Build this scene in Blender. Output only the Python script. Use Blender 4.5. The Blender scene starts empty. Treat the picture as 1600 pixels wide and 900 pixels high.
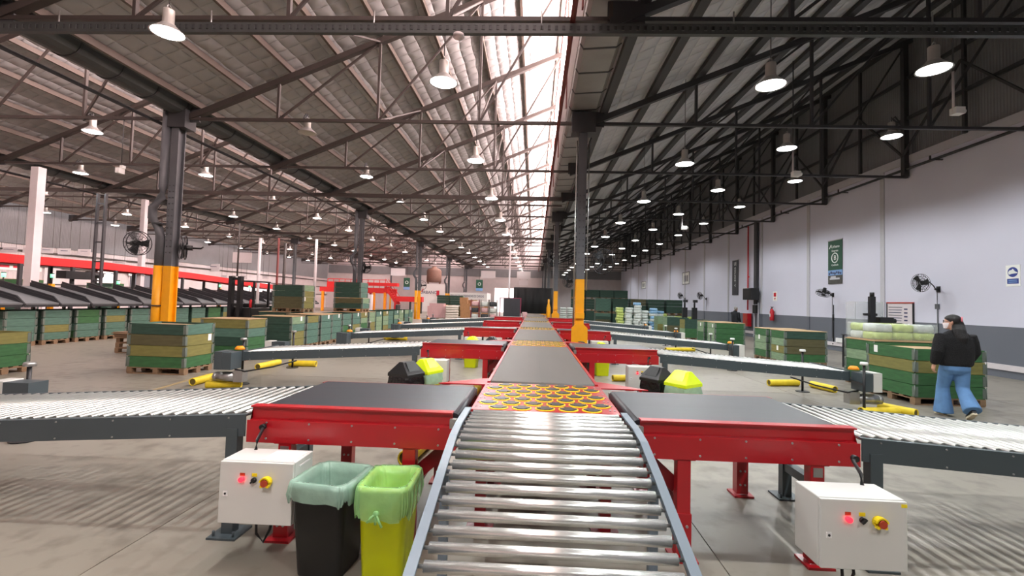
import bpy, bmesh, math, random
from math import pi, sin, cos, radians as rad, atan2, sqrt
from mathutils import Vector, Matrix, Euler

random.seed(7)
SC = bpy.context.scene
COL = SC.collection

# ------------------------------------------------------------------ camera
FOC, PCX, PCY = 720.0, 806.27, 440.97          # in pixels of the 1600x900 frame
YAW, PITCH, ROLL, EYE = 0.040593, 0.041518, 0.027796, 1.68
_f = Vector((-sin(YAW) * cos(PITCH), cos(YAW) * cos(PITCH), sin(PITCH)))
_r = Vector((cos(YAW), sin(YAW), 0))
_u = _r.cross(_f)
_r2 = cos(ROLL) * _r + sin(ROLL) * _u
_u2 = -sin(ROLL) * _r + cos(ROLL) * _u
camd = bpy.data.cameras.new('camera')
cam = bpy.data.objects.new('camera', camd)
COL.objects.link(cam)
cam.matrix_world = Matrix(((_r2.x, _u2.x, -_f.x, 0), (_r2.y, _u2.y, -_f.y, 0), (_r2.z, _u2.z, -_f.z, EYE), (0, 0, 0, 1)))
camd.sensor_width = 36
camd.lens = FOC / 1600 * 36
camd.shift_x = (800 - PCX) / 1600
camd.shift_y = (PCY - 450) / 1600
camd.clip_start, camd.clip_end = 0.05, 400
SC.camera = cam

# ------------------------------------------------------------------ light, exposure
LAMP_W = 122.0          # watts of one high bay lamp
LENS_GLOW = 16.0
world = bpy.data.worlds.new('daylight')
SC.world = world
world.use_nodes = True
_bg = world.node_tree.nodes['Background']
_bg.inputs[0].default_value = (1.0, 0.85, 0.83, 1)
_bg.inputs[1].default_value = 2.5
world.cycles.sampling_method = 'NONE'
SC.view_settings.view_transform = 'Standard'
SC.view_settings.look = 'None'
SC.view_settings.gamma = 1
SC.view_settings.use_curve_mapping = False
SC.view_settings.exposure = 0.08
SC.cycles.use_adaptive_sampling = False
SC.cycles.max_bounces = 7
SC.cycles.diffuse_bounces = 4
SC.cycles.glossy_bounces = 3
SC.cycles.transparent_max_bounces = 8
SC.cycles.caustics_reflective = False
SC.cycles.caustics_refractive = False
SC.cycles.sample_clamp_indirect = 6

ORD = ['first', 'second', 'third', 'fourth', 'fifth', 'sixth', 'seventh', 'eighth', 'ninth', 'tenth', 'eleventh', 'twelfth', 'thirteenth',
       'fourteenth', 'fifteenth', 'sixteenth', 'seventeenth', 'eighteenth', 'nineteenth', 'twentieth', 'twenty-first', 'twenty-second',
       'twenty-third', 'twenty-fourth', 'twenty-fifth']


def ray(px, py):
    return (_r2 * ((px - PCX) / FOC) - _u2 * ((py - PCY) / FOC) + _f)


def at_z(px, py, z=0.0):
    d = ray(px, py)
    t = (z - EYE) / d.z
    return Vector((d.x * t, d.y * t, z))


def at_x(px, py, x):
    d = ray(px, py)
    t = x / d.x
    return Vector((x, d.y * t, EYE + d.z * t))


def at_y(px, py, y):
    d = ray(px, py)
    t = y / d.y
    return Vector((d.x * t, y, EYE + d.z * t))


# ------------------------------------------------------------------ materials
def lin(c):
    return tuple(((v / 255) / 12.92 if v / 255 <= 0.04045 else ((v / 255 + 0.055) / 1.055) ** 2.4) for v in c) + (1.0,)


def mat(name, rgb, rough=0.6, metal=0.0, var=0.12, scale=6.0, bump=0.0, bscale=None, stretch=(1, 1, 1), emit=None, es=0.0, coat=0.0, detail=4):
    m = bpy.data.materials.new(name)
    m.use_nodes = True
    nt = m.node_tree
    b = nt.nodes['Principled BSDF']
    b.inputs['Roughness'].default_value = rough
    b.inputs['Metallic'].default_value = metal
    if coat:
        b.inputs['Coat Weight'].default_value = coat
        b.inputs['Coat Roughness'].default_value = 0.15
    c = lin(rgb)
    b.inputs['Base Color'].default_value = c
    if var or bump:
        tc = nt.nodes.new('ShaderNodeTexCoord')
        mp = nt.nodes.new('ShaderNodeMapping')
        mp.inputs['Scale'].default_value = stretch
        nt.links.new(tc.outputs['Object'], mp.inputs[0])
        nz = nt.nodes.new('ShaderNodeTexNoise')
        nz.inputs['Scale'].default_value = scale
        nz.inputs['Detail'].default_value = detail
        nt.links.new(mp.outputs[0], nz.inputs['Vector'])
        if var:
            rp = nt.nodes.new('ShaderNodeMapRange')
            rp.inputs['From Min'].default_value = 0.25
            rp.inputs['From Max'].default_value = 0.75
            rp.inputs['To Min'].default_value = 1 - var
            rp.inputs['To Max'].default_value = 1 + var
            nt.links.new(nz.outputs[0], rp.inputs[0])
            mx = nt.nodes.new('ShaderNodeVectorMath')
            mx.operation = 'SCALE'
            mx.inputs[0].default_value = c[:3]
            nt.links.new(rp.outputs[0], mx.inputs['Scale'])
            nt.links.new(mx.outputs[0], b.inputs['Base Color'])
        if bump:
            nb = nz
            if bscale:
                nb = nt.nodes.new('ShaderNodeTexNoise')
                nb.inputs['Scale'].default_value = bscale
                nt.links.new(mp.outputs[0], nb.inputs['Vector'])
            bp = nt.nodes.new('ShaderNodeBump')
            bp.inputs['Strength'].default_value = bump
            bp.inputs['Distance'].default_value = 0.02
            nt.links.new(nb.outputs[0], bp.inputs['Height'])
            nt.links.new(bp.outputs[0], b.inputs['Normal'])
    if emit:
        b.inputs['Emission Color'].default_value = lin(emit)
        b.inputs['Emission Strength'].default_value = es
    return m


def mat_concrete():
    m = mat('concrete', (146, 139, 130), 0.42, var=0.0)
    nt = m.node_tree
    b = nt.nodes['Principled BSDF']
    tc = nt.nodes.new('ShaderNodeTexCoord')
    n1 = nt.nodes.new('ShaderNodeTexNoise'); n1.inputs['Scale'].default_value = 0.35; n1.inputs['Detail'].default_value = 6
    n2 = nt.nodes.new('ShaderNodeTexNoise'); n2.inputs['Scale'].default_value = 5; n2.inputs['Detail'].default_value = 8
    geo = nt.nodes.new('ShaderNodeNewGeometry')
    for n in (n1, n2):
        nt.links.new(geo.outputs['Position'], n.inputs['Vector'])
    ad = nt.nodes.new('ShaderNodeMath'); ad.operation = 'ADD'
    nt.links.new(n1.outputs[0], ad.inputs[0]); nt.links.new(n2.outputs[0], ad.inputs[1])
    cr = nt.nodes.new('ShaderNodeValToRGB')
    cr.color_ramp.elements[0].position = 0.36 * 2; cr.color_ramp.elements[0].color = lin((108, 102, 92))
    cr.color_ramp.elements[1].position = 0.62 * 2; cr.color_ramp.elements[1].color = lin((139, 133, 121))
    sc = nt.nodes.new('ShaderNodeMath'); sc.operation = 'MULTIPLY'; sc.inputs[1].default_value = 1.0
    for e in cr.color_ramp.elements:
        e.position = min(1, e.position / 2)
    hv = nt.nodes.new('ShaderNodeMath'); hv.operation = 'MULTIPLY'; hv.inputs[1].default_value = 0.5
    nt.links.new(ad.outputs[0], hv.inputs[0])
    nt.links.new(hv.outputs[0], cr.inputs[0])
    nt.links.new(cr.outputs[0], b.inputs['Base Color'])
    bp = nt.nodes.new('ShaderNodeBump'); bp.inputs['Strength'].default_value = 0.08
    nt.links.new(n2.outputs[0], bp.inputs['Height']); nt.links.new(bp.outputs[0], b.inputs['Normal'])
    return m


def mat_quilt():
    """padded foil insulation under the roof sheets: quilted relief"""
    m = mat('roof_insulation', (176, 176, 177), 0.5, var=0.0)
    nt = m.node_tree
    b = nt.nodes['Principled BSDF']
    tc = nt.nodes.new('ShaderNodeNewGeometry')
    nz = nt.nodes.new('ShaderNodeTexNoise'); nz.inputs['Scale'].default_value = 1.3
    nt.links.new(tc.outputs['Position'], nz.inputs['Vector'])
    mx = nt.nodes.new('ShaderNodeMixRGB'); mx.inputs[0].default_value = 0.1
    nt.links.new(tc.outputs['Position'], mx.inputs[1]); nt.links.new(nz.outputs[1], mx.inputs[2])
    sep = nt.nodes.new('ShaderNodeSeparateXYZ'); nt.links.new(mx.outputs[0], sep.inputs[0])

    def op(o, a_, b_=None):
        n_ = nt.nodes.new('ShaderNodeMath'); n_.operation = o
        nt.links.new(a_, n_.inputs[0])
        if b_ is not None:
            if isinstance(b_, float):
                n_.inputs[1].default_value = b_
            else:
                nt.links.new(b_, n_.inputs[1])
        return n_.outputs[0]
    hx = op('ABSOLUTE', op('SINE', op('MULTIPLY', sep.outputs[0], 10.0)))
    hy = op('ABSOLUTE', op('SINE', op('MULTIPLY', sep.outputs[1], 8.5)))
    pad = op('POWER', op('MULTIPLY', hx, hy), 0.5)
    bp = nt.nodes.new('ShaderNodeBump'); bp.inputs['Strength'].default_value = 1.0; bp.inputs['Distance'].default_value = 0.06
    ad = nt.nodes.new('ShaderNodeMath'); ad.operation = 'ADD'
    nt.links.new(pad, ad.inputs[0]); nt.links.new(nz.outputs[0], ad.inputs[1])
    nt.links.new(ad.outputs[0], bp.inputs['Height']); nt.links.new(bp.outputs[0], b.inputs['Normal'])
    return m


def mat_corrugated(name, rgb, rough=0.6, scale=22, metal=0.0):
    m = mat(name, rgb, rough, metal, var=0.06, scale=1.5)
    nt = m.node_tree
    b = nt.nodes['Principled BSDF']
    tc = nt.nodes.new('ShaderNodeNewGeometry')
    w = nt.nodes.new('ShaderNodeTexWave'); w.bands_direction = 'Y'; w.inputs['Scale'].default_value = scale / 6.28
    nt.links.new(tc.outputs['Position'], w.inputs['Vector'])
    bp = nt.nodes.new('ShaderNodeBump'); bp.inputs['Strength'].default_value = 0.5; bp.inputs['Distance'].default_value = 0.03
    nt.links.new(w.outputs[1], bp.inputs['Height']); nt.links.new(bp.outputs[0], b.inputs['Normal'])
    return m


def mat_film(name, rgb, alpha=0.55, rough=0.25, bump=0.5, scale=14):
    m = mat(name, rgb, rough, var=0.1, scale=scale, bump=bump)
    nt = m.node_tree
    b = nt.nodes['Principled BSDF']
    b.inputs['Alpha'].default_value = alpha
    b.inputs['Transmission Weight'].default_value = 0.0
    return m


M = {}
M['concrete'] = mat_concrete()
M['joint'] = mat('joint_dirt', (70, 66, 60), 0.9)
M['quilt'] = mat_quilt()
M['quilt_brightened'] = M['quilt'].copy()  # same lining, colour lightened to paint in brighter light on the wall-side bay
M['quilt_brightened'].node_tree.nodes['Principled BSDF'].inputs['Base Color'].default_value = lin((200, 201, 205))
M['darksheet'] = mat_corrugated('dark_wall_sheet', (126, 127, 130), 0.6)
M['palesheet'] = mat_corrugated('pale_wall_sheet', (205, 196, 196), 0.6)
M['wallwhite'] = mat('white_painted_wall', (210, 210, 224), 0.6, var=0.035, scale=0.5)
M['wallgrey'] = mat('grey_painted_wall', (104, 108, 117), 0.5, var=0.06, scale=0.7)
M['pilaster'] = mat('pilaster_paint', (188, 187, 193), 0.6, var=0.04)
M['pilastergrey'] = mat('pilaster_grey_paint', (96, 100, 110), 0.5, var=0.04)
M['steel'] = mat('dark_brown_steel', (66, 58, 55), 0.55, var=0.12, scale=2)
M['steel_dark'] = mat('dark_grey_steel', (58, 58, 61), 0.55, var=0.12, scale=2)
M['steel_red'] = mat('oxide_red_steel', (120, 52, 48), 0.55, var=0.12, scale=2)
M['purlin'] = mat('purlin_brown_steel', (104, 92, 84), 0.6, var=0.1, scale=1)
M['purlin_dark'] = mat('purlin_dark_steel', (62, 62, 64), 0.6, var=0.1, scale=1)
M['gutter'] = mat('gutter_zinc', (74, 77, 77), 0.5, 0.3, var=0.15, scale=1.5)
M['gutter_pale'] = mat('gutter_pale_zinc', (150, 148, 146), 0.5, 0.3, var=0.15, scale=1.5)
M['colgrey'] = mat('column_grey_paint', (92, 94, 98), 0.5, var=0.1, scale=3)
M['colyellow'] = mat('column_yellow_paint', (240, 166, 12), 0.45, var=0.06, scale=5)
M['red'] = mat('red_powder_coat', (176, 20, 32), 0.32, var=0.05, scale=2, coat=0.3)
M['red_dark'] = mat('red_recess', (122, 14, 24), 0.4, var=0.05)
M['redbeam'] = mat('red_conveyor_beam', (214, 40, 42), 0.45, var=0.06)
M['belt'] = mat('black_rubber_belt', (48, 49, 54), 0.42, var=0.12, scale=3, stretch=(0.25, 6, 1))
M['beltgrey'] = mat('worn_grey_belt', (82, 77, 70), 0.6, var=0.06, scale=2, stretch=(3, 0.4, 1))
M['zinc'] = mat('zinc_roller', (196, 197, 192), 0.36, 0.9, var=0.05, scale=8)
M['chrome'] = mat('steel_roller', (236, 236, 230), 0.27, 0.78, var=0.07, scale=7, stretch=(1, 6, 6))
M['rail'] = mat('slate_grey_rail', (66, 76, 80), 0.42, var=0.05, scale=2)
M['railblue'] = mat('blue_grey_rail', (112, 124, 134), 0.4, var=0.06, scale=4)
M['black'] = mat('black_paint', (26, 26, 28), 0.45, var=0.1)
M['blackplastic'] = mat('black_plastic', (30, 31, 31), 0.38, var=0.08)
M['lime'] = mat('lime_plastic', (218, 232, 10), 0.4, var=0.04)
M['limelid'] = mat('bright_lime_lid', (222, 246, 24), 0.35, var=0.04)
M['cabinet'] = mat('pale_grey_cabinet', (206, 206, 200), 0.4, var=0.03, scale=3)
M['white'] = mat('white_paint', (232, 231, 229), 0.5, var=0.03)
M['whitepanel'] = mat('white_panel', (214, 206, 208), 0.5, var=0.03)
M['paper'] = mat('paper', (240, 240, 236), 0.7, var=0.02)
M['redbtn'] = mat('lit_red_button', (255, 30, 40), 0.3, var=0, emit=(255, 30, 45), es=4.0)
M['estopyellow'] = mat('estop_yellow', (244, 214, 20), 0.4, var=0.03)
M['estopred'] = mat('estop_red', (176, 62, 28), 0.4, var=0.04)
M['metal'] = mat('bare_metal', (170, 170, 168), 0.35, 0.8, var=0.08)
M['yellowtube'] = mat('yellow_foam_bumper', (226, 198, 40), 0.6, var=0.14, scale=9)
M['tubein'] = mat('bumper_inside', (96, 84, 34), 0.8, var=0.1)
M['wood'] = mat('pallet_wood', (130, 104, 78), 0.75, var=0.2, scale=6, stretch=(1, 1, 6))
M['ply'] = mat('plywood_lid', (182, 154, 116), 0.7, var=0.12, scale=3)
M['greenD'] = mat('dark_green_board', (42, 70, 58), 0.65, var=0.3, scale=4, stretch=(1, 1, 5))
M['green'] = mat('green_board', (50, 96, 54), 0.65, var=0.3, scale=4, stretch=(1, 1, 5))
M['greenT'] = mat('teal_green_board', (78, 112, 98), 0.65, var=0.25, scale=4, stretch=(1, 1, 5))
M['greenL'] = mat('pale_green_board', (122, 146, 114), 0.65, var=0.25, scale=4, stretch=(1, 1, 5))
M['olive'] = mat('olive_board', (120, 116, 62), 0.65, var=0.2, scale=4, stretch=(1, 1, 5))
M['brownboard'] = mat('brown_green_board', (84, 80, 52), 0.65, var=0.2, scale=4, stretch=(1, 1, 5))
M['hinge'] = mat('galvanised_hinge', (112, 122, 114), 0.55, 0.4, var=0.15)
M['chute'] = mat('grey_chute', (118, 122, 124), 0.4, 0.3, var=0.08)
M['chutedark'] = mat('dark_chute_flange', (44, 45, 48), 0.45, var=0.1)
M['darkpanel'] = mat('dark_panel', (48, 49, 54), 0.5, var=0.06)
M['curtain'] = mat('black_curtain', (24, 25, 26), 0.7, var=0.15, bump=0.4, scale=3)
M['card'] = mat('cardboard', (178, 134, 92), 0.75, var=0.1)
M['carton'] = mat('pink_white_carton', (206, 166, 166), 0.6, var=0.2, scale=14)
M['bagwhite'] = mat('white_wrapped_bag', (206, 212, 206), 0.35, var=0.14, scale=12, bump=0.4)
M['bagblue'] = mat('blue_wrapped_bag', (136, 178, 212), 0.35, var=0.16, scale=10, bump=0.4)
M['baglime'] = mat('lime_wrapped_bag', (186, 202, 112), 0.35, var=0.2, scale=9, bump=0.4)
M['bagcream'] = mat('cream_bag', (216, 208, 196), 0.45, var=0.08, scale=8, bump=0.3)
M['liner'] = mat_film('green_bin_liner', (176, 214, 192), 0.58)
M['linerlime'] = mat_film('light_green_bin_liner', (164, 226, 150), 0.55)
M['blackfilm'] = mat('black_bag_film', (16, 16, 18), 0.15, var=0.1, bump=0.9, scale=22)
M['wrap'] = mat_film('stretch_wrap', (225, 232, 225), 0.22, 0.15, 0.6, 9)
M['orange'] = mat('amber_beacon', (244, 150, 20), 0.4, var=0.04)
M['lampbody'] = mat('lamp_housing', (196, 192, 186), 0.4, 0.4, var=0.05)
M['lampdish'] = mat('lamp_dish', (188, 186, 184), 0.35, 0.4, var=0.05)
M['lens'] = mat('lamp_lens', (255, 255, 250), 0.4, var=0, emit=(255, 254, 250), es=LENS_GLOW)
M['lensoff'] = mat('lamp_lens_unlit', (178, 172, 160), 0.4, var=0.03)
M['beacon'] = mat('lit_green_beacon', (170, 255, 200), 0.4, var=0, emit=(110, 255, 170), es=1.4)
M['bannergreen'] = mat('dark_green_banner', (30, 74, 54), 0.5, var=0.04)
M['bannersky'] = mat('banner_sky_print', (120, 158, 204), 0.5, var=0.06)
M['bannerground'] = mat('banner_ground_print', (72, 72, 68), 0.5, var=0.15, scale=8)
M['bannerdark'] = mat('charcoal_banner', (50, 51, 58), 0.5, var=0.05)
M['signblue'] = mat('sign_blue', (48, 66, 140), 0.4, var=0.03)
M['extred'] = mat('extinguisher_red', (196, 30, 42), 0.35, var=0.04)
M['brick'] = mat('hose_cabinet_red', (176, 56, 44), 0.45, var=0.06)
M['sweater'] = mat('black_fluffy_knit', (18, 18, 20), 0.95, var=0.3, scale=60, bump=0.8, bscale=90)
M['jeans'] = mat('blue_denim', (92, 132, 178), 0.8, var=0.14, scale=9, bump=0.15, bscale=120)
M['skin'] = mat('skin', (206, 156, 132), 0.5, var=0.04)
M['hair'] = mat('black_hair', (16, 14, 14), 0.4, var=0.3, scale=30, stretch=(8, 8, 1), bump=0.4)
M['hairgrey'] = mat('grey_hair', (176, 170, 164), 0.6, var=0.2, scale=40)
M['pinkclip'] = mat('pink_hair_clip', (226, 130, 140), 0.4, var=0.05)
M['sole'] = mat('cream_sole', (216, 204, 178), 0.6, var=0.05)
M['jacket'] = mat('dark_jacket', (26, 28, 34), 0.8, var=0.15)
M['trousers'] = mat('dark_trousers', (44, 46, 54), 0.8, var=0.1)
M['lips'] = mat('lips', (170, 96, 92), 0.5, var=0)
M['frameglass'] = mat('dark_spectacle_frame', (20, 22, 34), 0.3, var=0)
M['glare_white'] = mat('painted_face_glare', (236, 226, 226), 0.7, var=0.02)  # white painted in for overexposed skin on the lower face
M['fangrey'] = mat('fan_grille', (40, 41, 44), 0.4, 0.3, var=0.05)
M['tank'] = mat('brown_tank', (150, 118, 104), 0.6, var=0.1)
M['doorgrey'] = mat_corrugated('grey_roller_door', (118, 120, 128), 0.5)
M['floorline'] = mat('worn_yellow_line', (158, 140, 104), 0.6, var=0.12, scale=7)
M['textdark'] = mat('dark_lettering', (52, 56, 92), 0.5, var=0)
M['textwhite'] = mat('white_lettering', (232, 236, 232), 0.5, var=0)
M['textred'] = mat('red_lettering', (206, 40, 60), 0.5, var=0)
M['glassclear'] = mat_film('clear_acrylic', (200, 206, 206), 0.3, 0.1, 0.0)
M['redcart'] = mat('magenta_rack_frame', (132, 40, 72), 0.5, var=0.05)
M['bluepallet'] = mat('mixed_dark_goods', (52, 54, 58), 0.6, var=0.5, scale=9)
M['sticker'] = mat('yellow_sticker', (238, 214, 30), 0.5, var=0.05)


M['glazing'] = mat('lit_frosted_glazing', (236, 222, 220), 0.5, var=0.05, emit=(255, 228, 223), es=21.0)
for k_ in ('lens', 'beacon', 'redbtn'):
    M[k_].cycles.emission_sampling = 'NONE'


# ------------------------------------------------------------------ mesh builder
class MB:
    def __init__(s):
        s.v, s.f, s.sm, s.mi, s.cur = [], [], [], [], 0

    def add(s, vs, fs, smooth=False):
        o = len(s.v)
        s.v += [tuple(v) for v in vs]
        for f in fs:
            s.f.append(tuple(i + o for i in f)); s.sm.append(smooth); s.mi.append(s.cur)
        return s

    def box(s, x0, x1, y0, y1, z0, z1):
        x0, x1 = min(x0, x1), max(x0, x1); y0, y1 = min(y0, y1), max(y0, y1); z0, z1 = min(z0, z1), max(z0, z1)
        vs = [(x0, y0, z0), (x1, y0, z0), (x1, y1, z0), (x0, y1, z0), (x0, y0, z1), (x1, y0, z1), (x1, y1, z1), (x0, y1, z1)]
        return s.add(vs, [(3, 2, 1, 0), (4, 5, 6, 7), (0, 1, 5, 4), (1, 2, 6, 5), (2, 3, 7, 6), (3, 0, 4, 7)])

    def cbox(s, c, d):
        return s.box(c[0] - d[0] / 2, c[0] + d[0] / 2, c[1] - d[1] / 2, c[1] + d[1] / 2, c[2] - d[2] / 2, c[2] + d[2] / 2)

    def bar(s, p, q, w, h, up=(0, 0, 1)):
        p, q = Vector(p), Vector(q)
        d = (q - p).normalized()
        u = Vector(up)
        if abs(d.dot(u)) > 0.99:
            u = Vector((0, 1, 0))
        a = d.cross(u).normalized() * (w / 2)
        b = a.cross(d).normalized() * (h / 2)
        vs = [p - a - b, p + a - b, p + a + b, p - a + b, q - a - b, q + a - b, q + a + b, q - a + b]
        return s.add(vs, [(3, 2, 1, 0), (4, 5, 6, 7), (0, 1, 5, 4), (1, 2, 6, 5), (2, 3, 7, 6), (3, 0, 4, 7)])

    def cyl(s, p, q, r, n=12, r2=None, cap=True):
        p, q = Vector(p), Vector(q)
        r2 = r if r2 is None else r2
        d = (q - p).normalized()
        u = Vector((0, 0, 1)) if abs(d.z) < 0.9 else Vector((1, 0, 0))
        a = d.cross(u).normalized(); b = d.cross(a)
        vs = []
        for k in range(n):
            t = 2 * pi * k / n
            e = a * cos(t) + b * sin(t)
            vs += [p + e * r, q + e * r2]
        s.add(vs, [(2 * k, 2 * ((k + 1) % n), 2 * ((k + 1) % n) + 1, 2 * k + 1) for k in range(n)], True)
        if cap:
            o = len(s.v) - 2 * n
            s.f.append(tuple(o + 2 * k for k in reversed(range(n)))); s.sm.append(False); s.mi.append(s.cur)
            s.f.append(tuple(o + 2 * k + 1 for k in range(n))); s.sm.append(False); s.mi.append(s.cur)
        return s

    def tube(s, pts, r, n=8):
        pts = [Vector(p) for p in pts]
        rings = []
        for i, p in enumerate(pts):
            d = (pts[min(i + 1, len(pts) - 1)] - pts[max(i - 1, 0)]).normalized()
            u = Vector((0, 0, 1)) if abs(d.z) < 0.95 else Vector((0, 1, 0))
            a = d.cross(u).normalized(); b = d.cross(a)
            rings.append([p + (a * cos(2 * pi * k / n) + b * sin(2 * pi * k / n)) * r for k in range(n)])
        return s.loft(rings)

    def loft(s, rings, cap=True, smooth=True, closed=True):
        n = len(rings[0])
        vs = [v for r in rings for v in r]
        fs = []
        for i in range(len(rings) - 1):
            for k in range(n if closed else n - 1):
                k2 = (k + 1) % n
                fs.append((i * n + k, i * n + k2, (i + 1) * n + k2, (i + 1) * n + k))
        s.add(vs, fs, smooth)
        if cap:
            o = len(s.v) - len(vs)
            s.f.append(tuple(o + k for k in reversed(range(n)))); s.sm.append(False); s.mi.append(s.cur)
            s.f.append(tuple(o + (len(rings) - 1) * n + k for k in range(n))); s.sm.append(False); s.mi.append(s.cur)
        return s

    def lathe(s, prof, c=(0, 0, 0), n=20, axis='z', smooth=True):
        rings = []
        for r, h in prof:
            ring = []
            for k in range(n):
                t = 2 * pi * k / n
                if axis == 'z':
                    ring.append((c[0] + r * cos(t), c[1] + r * sin(t), c[2] + h))
                elif axis == 'x':
                    ring.append((c[0] + h, c[1] + r * cos(t), c[2] + r * sin(t)))
                else:
                    ring.append((c[0] + r * sin(t), c[1] + h, c[2] + r * cos(t)))
            rings.append(ring)
        return s.loft(rings, True, smooth)

    def extrude(s, poly, a, b, axis='x'):
        """2-D polygon extruded along an axis from a to b"""
        def P(u, v, w):
            return (w, u, v) if axis == 'x' else ((u, w, v) if axis == 'y' else (u, v, w))
        n = len(poly)
        vs = [P(u, v, a) for u, v in poly] + [P(u, v, b) for u, v in poly]
        fs = [(k, (k + 1) % n, n + (k + 1) % n, n + k) for k in range(n)]
        fs += [tuple(reversed(range(n))), tuple(range(n, 2 * n))]
        return s.add(vs, fs)

    def sphere(s, c, rx, ry=None, rz=None, n=12, m=8):
        ry = ry or rx; rz = rz or rx
        prof = []
        rings = []
        for i in range(m + 1):
            t = pi * i / m
            rr = max(sin(t), 0.01)
            rings.append([(c[0] + rx * rr * cos(2 * pi * k / n), c[1] + ry * rr * sin(2 * pi * k / n), c[2] - rz * cos(t)) for k in range(n)])
        return s.loft(rings)

    def torus(s, c, R, r, n=24, m=6, axis='z', sy=1.0):
        vs, fs = [], []
        for i in range(n):
            t = 2 * pi * i / n
            for j in range(m):
                u = 2 * pi * j / m
                a, b, h = (R + r * cos(u)) * cos(t), (R + r * cos(u)) * sin(t) * sy, r * sin(u)
                vs.append((c[0] + a, c[1] + b, c[2] + h) if axis == 'z' else ((c[0] + h, c[1] + a, c[2] + b) if axis == 'x' else (c[0] + a, c[1] + h, c[2] + b)))
        for i in range(n):
            for j in range(m):
                i2, j2 = (i + 1) % n, (j + 1) % m
                fs.append((i * m + j, i2 * m + j, i2 * m + j2, i * m + j2))
        return s.add(vs, fs, True)

    def data(s, name, *mats):
        me = bpy.data.meshes.new(name)
        me.from_pydata(s.v, [], s.f)
        for m in mats:
            me.materials.append(M[m] if isinstance(m, str) else m)
        me.polygons.foreach_set('use_smooth', s.sm)
        me.polygons.foreach_set('material_index', s.mi)
        bm = bmesh.new(); bm.from_mesh(me)
        bmesh.ops.recalc_face_normals(bm, faces=bm.faces)
        bm.to_mesh(me); bm.free()
        me.update()
        return me


def link(name, me, parent=None, loc=(0, 0, 0), rot=(0, 0, 0), scale=None):
    o = bpy.data.objects.new(name, me)
    COL.objects.link(o)
    o.location = loc
    o.rotation_euler = rot
    if scale:
        o.scale = scale
    if parent is not None:
        o.parent = parent
    return o


def part(name, mb, m, parent, loc=(0, 0, 0), rot=(0, 0, 0), bev=0.0, label=None):
    me = mb.data(name, *(m if isinstance(m, (list, tuple)) else [m]))
    o = link(name, me, parent, loc, rot)
    if bev:
        md = o.modifiers.new('bevel', 'BEVEL'); md.width = bev; md.segments = 2; md.limit_method = 'ANGLE'
    if label:
        o['label'] = label
    return o


def tag(o, label, cat, group=None, kind=None):
    o['label'] = label
    o['category'] = cat
    if group:
        o['group'] = group
    if kind:
        o['kind'] = kind
    return o


def thing(name, label, cat, loc=(0, 0, 0), rotz=0.0, group=None, kind=None):
    o = link(name, None, None, loc, (0, 0, rotz))
    o.empty_display_size = 0.1
    return tag(o, label, cat, group, kind)


def struct(name, mb, m, parent=None, label=None):
    o = part(name, mb, m, parent)
    if parent is None:
        o['kind'] = 'structure'
        if label:
            o['label'] = label
    return o


KIDS = {}


def dup(root, loc, label=None, rotz=None, group=None, skip=()):
    """copy of a thing with copies of its parts and their sub-parts"""
    kids = {}
    for o in COL.objects:
        if o.parent is not None:
            kids.setdefault(o.parent.name, []).append(o)

    def cp(o, par):
        c = o.copy()
        COL.objects.link(c)
        if par is not None:
            c.parent = par
        for ch in kids.get(o.name, []):
            if ch.name.split('.')[0] not in skip:
                cp(ch, c)
        return c
    r = cp(root, None)
    r.location = loc
    if rotz is not None:
        r.rotation_euler = (0, 0, rotz)
    if label:
        r['label'] = label
    if group:
        r['group'] = group
    return r


def text(name, s, size, parent, loc, rot, m, depth=0.002, align='CENTER', sx=1.0):
    cu = bpy.data.curves.new(name, 'FONT')
    cu.body = s
    cu.size = size
    cu.extrude = depth
    cu.align_x = align
    cu.align_y = 'CENTER'
    cu.materials.append(M[m])
    tmp = bpy.data.objects.new(name, cu)
    COL.objects.link(tmp)
    dg = bpy.context.evaluated_depsgraph_get()
    me = bpy.data.meshes.new_from_object(tmp.evaluated_get(dg))
    bpy.data.objects.remove(tmp)
    me.materials.clear(); me.materials.append(M[m])
    o = link(name, me, parent, loc, rot)
    if sx != 1.0:
        o.scale = (sx, 1, 1)
    return o


# ================================================================== STRUCTURE
XW = 12.65            # inner face of the white wall
XG = [1.12, -9.55, -20.2, -30.9]    # gutter / column lines
YB, YF = 68.0, -9.0
TY = [7.35 + 4.36 * k for k in range(14)]       # roof trusses
ZB = 6.28             # bottom chord
SLOPE = 0.415
ZG = 6.2              # roof at its gutter


def roof_z(x, g):
    return ZG + SLOPE * (x - g)


# floor: slabs with open joints
fl_o = struct('floor', MB().box(-34, 14, YF - 1, YB + 1, -0.3, -0.012), 'joint')
fl_o['label'] = 'pale grey concrete warehouse floor'
cache = {}
xs = [1.27 + 3.9 * k for k in range(-9, 4)]
ys = [-10 + 3.9 * k for k in range(0, 21)]
for i in range(len(xs) - 1):
    for j in range(len(ys) - 1):
        x0, x1, y0, y1 = xs[i], xs[i + 1], ys[j], ys[j + 1]
        k = 'slab'
        if k not in cache:
            cache[k] = MB().box(-1.946, 1.946, -1.946, 1.946, -0.1, 0).data('slab', 'concrete')
        link('slab', cache[k], fl_o, ((x0 + x1) / 2, (y0 + y1) / 2, 0))
o = part('trim_1', MB().bar(at_z(205, 620, 0.0015), at_z(330, 583, 0.0015), 0.09, 0.003), 'floorline', None)
o['kind'] = 'structure'; o['label'] = 'worn yellow floor line beside the green crate'

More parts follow.
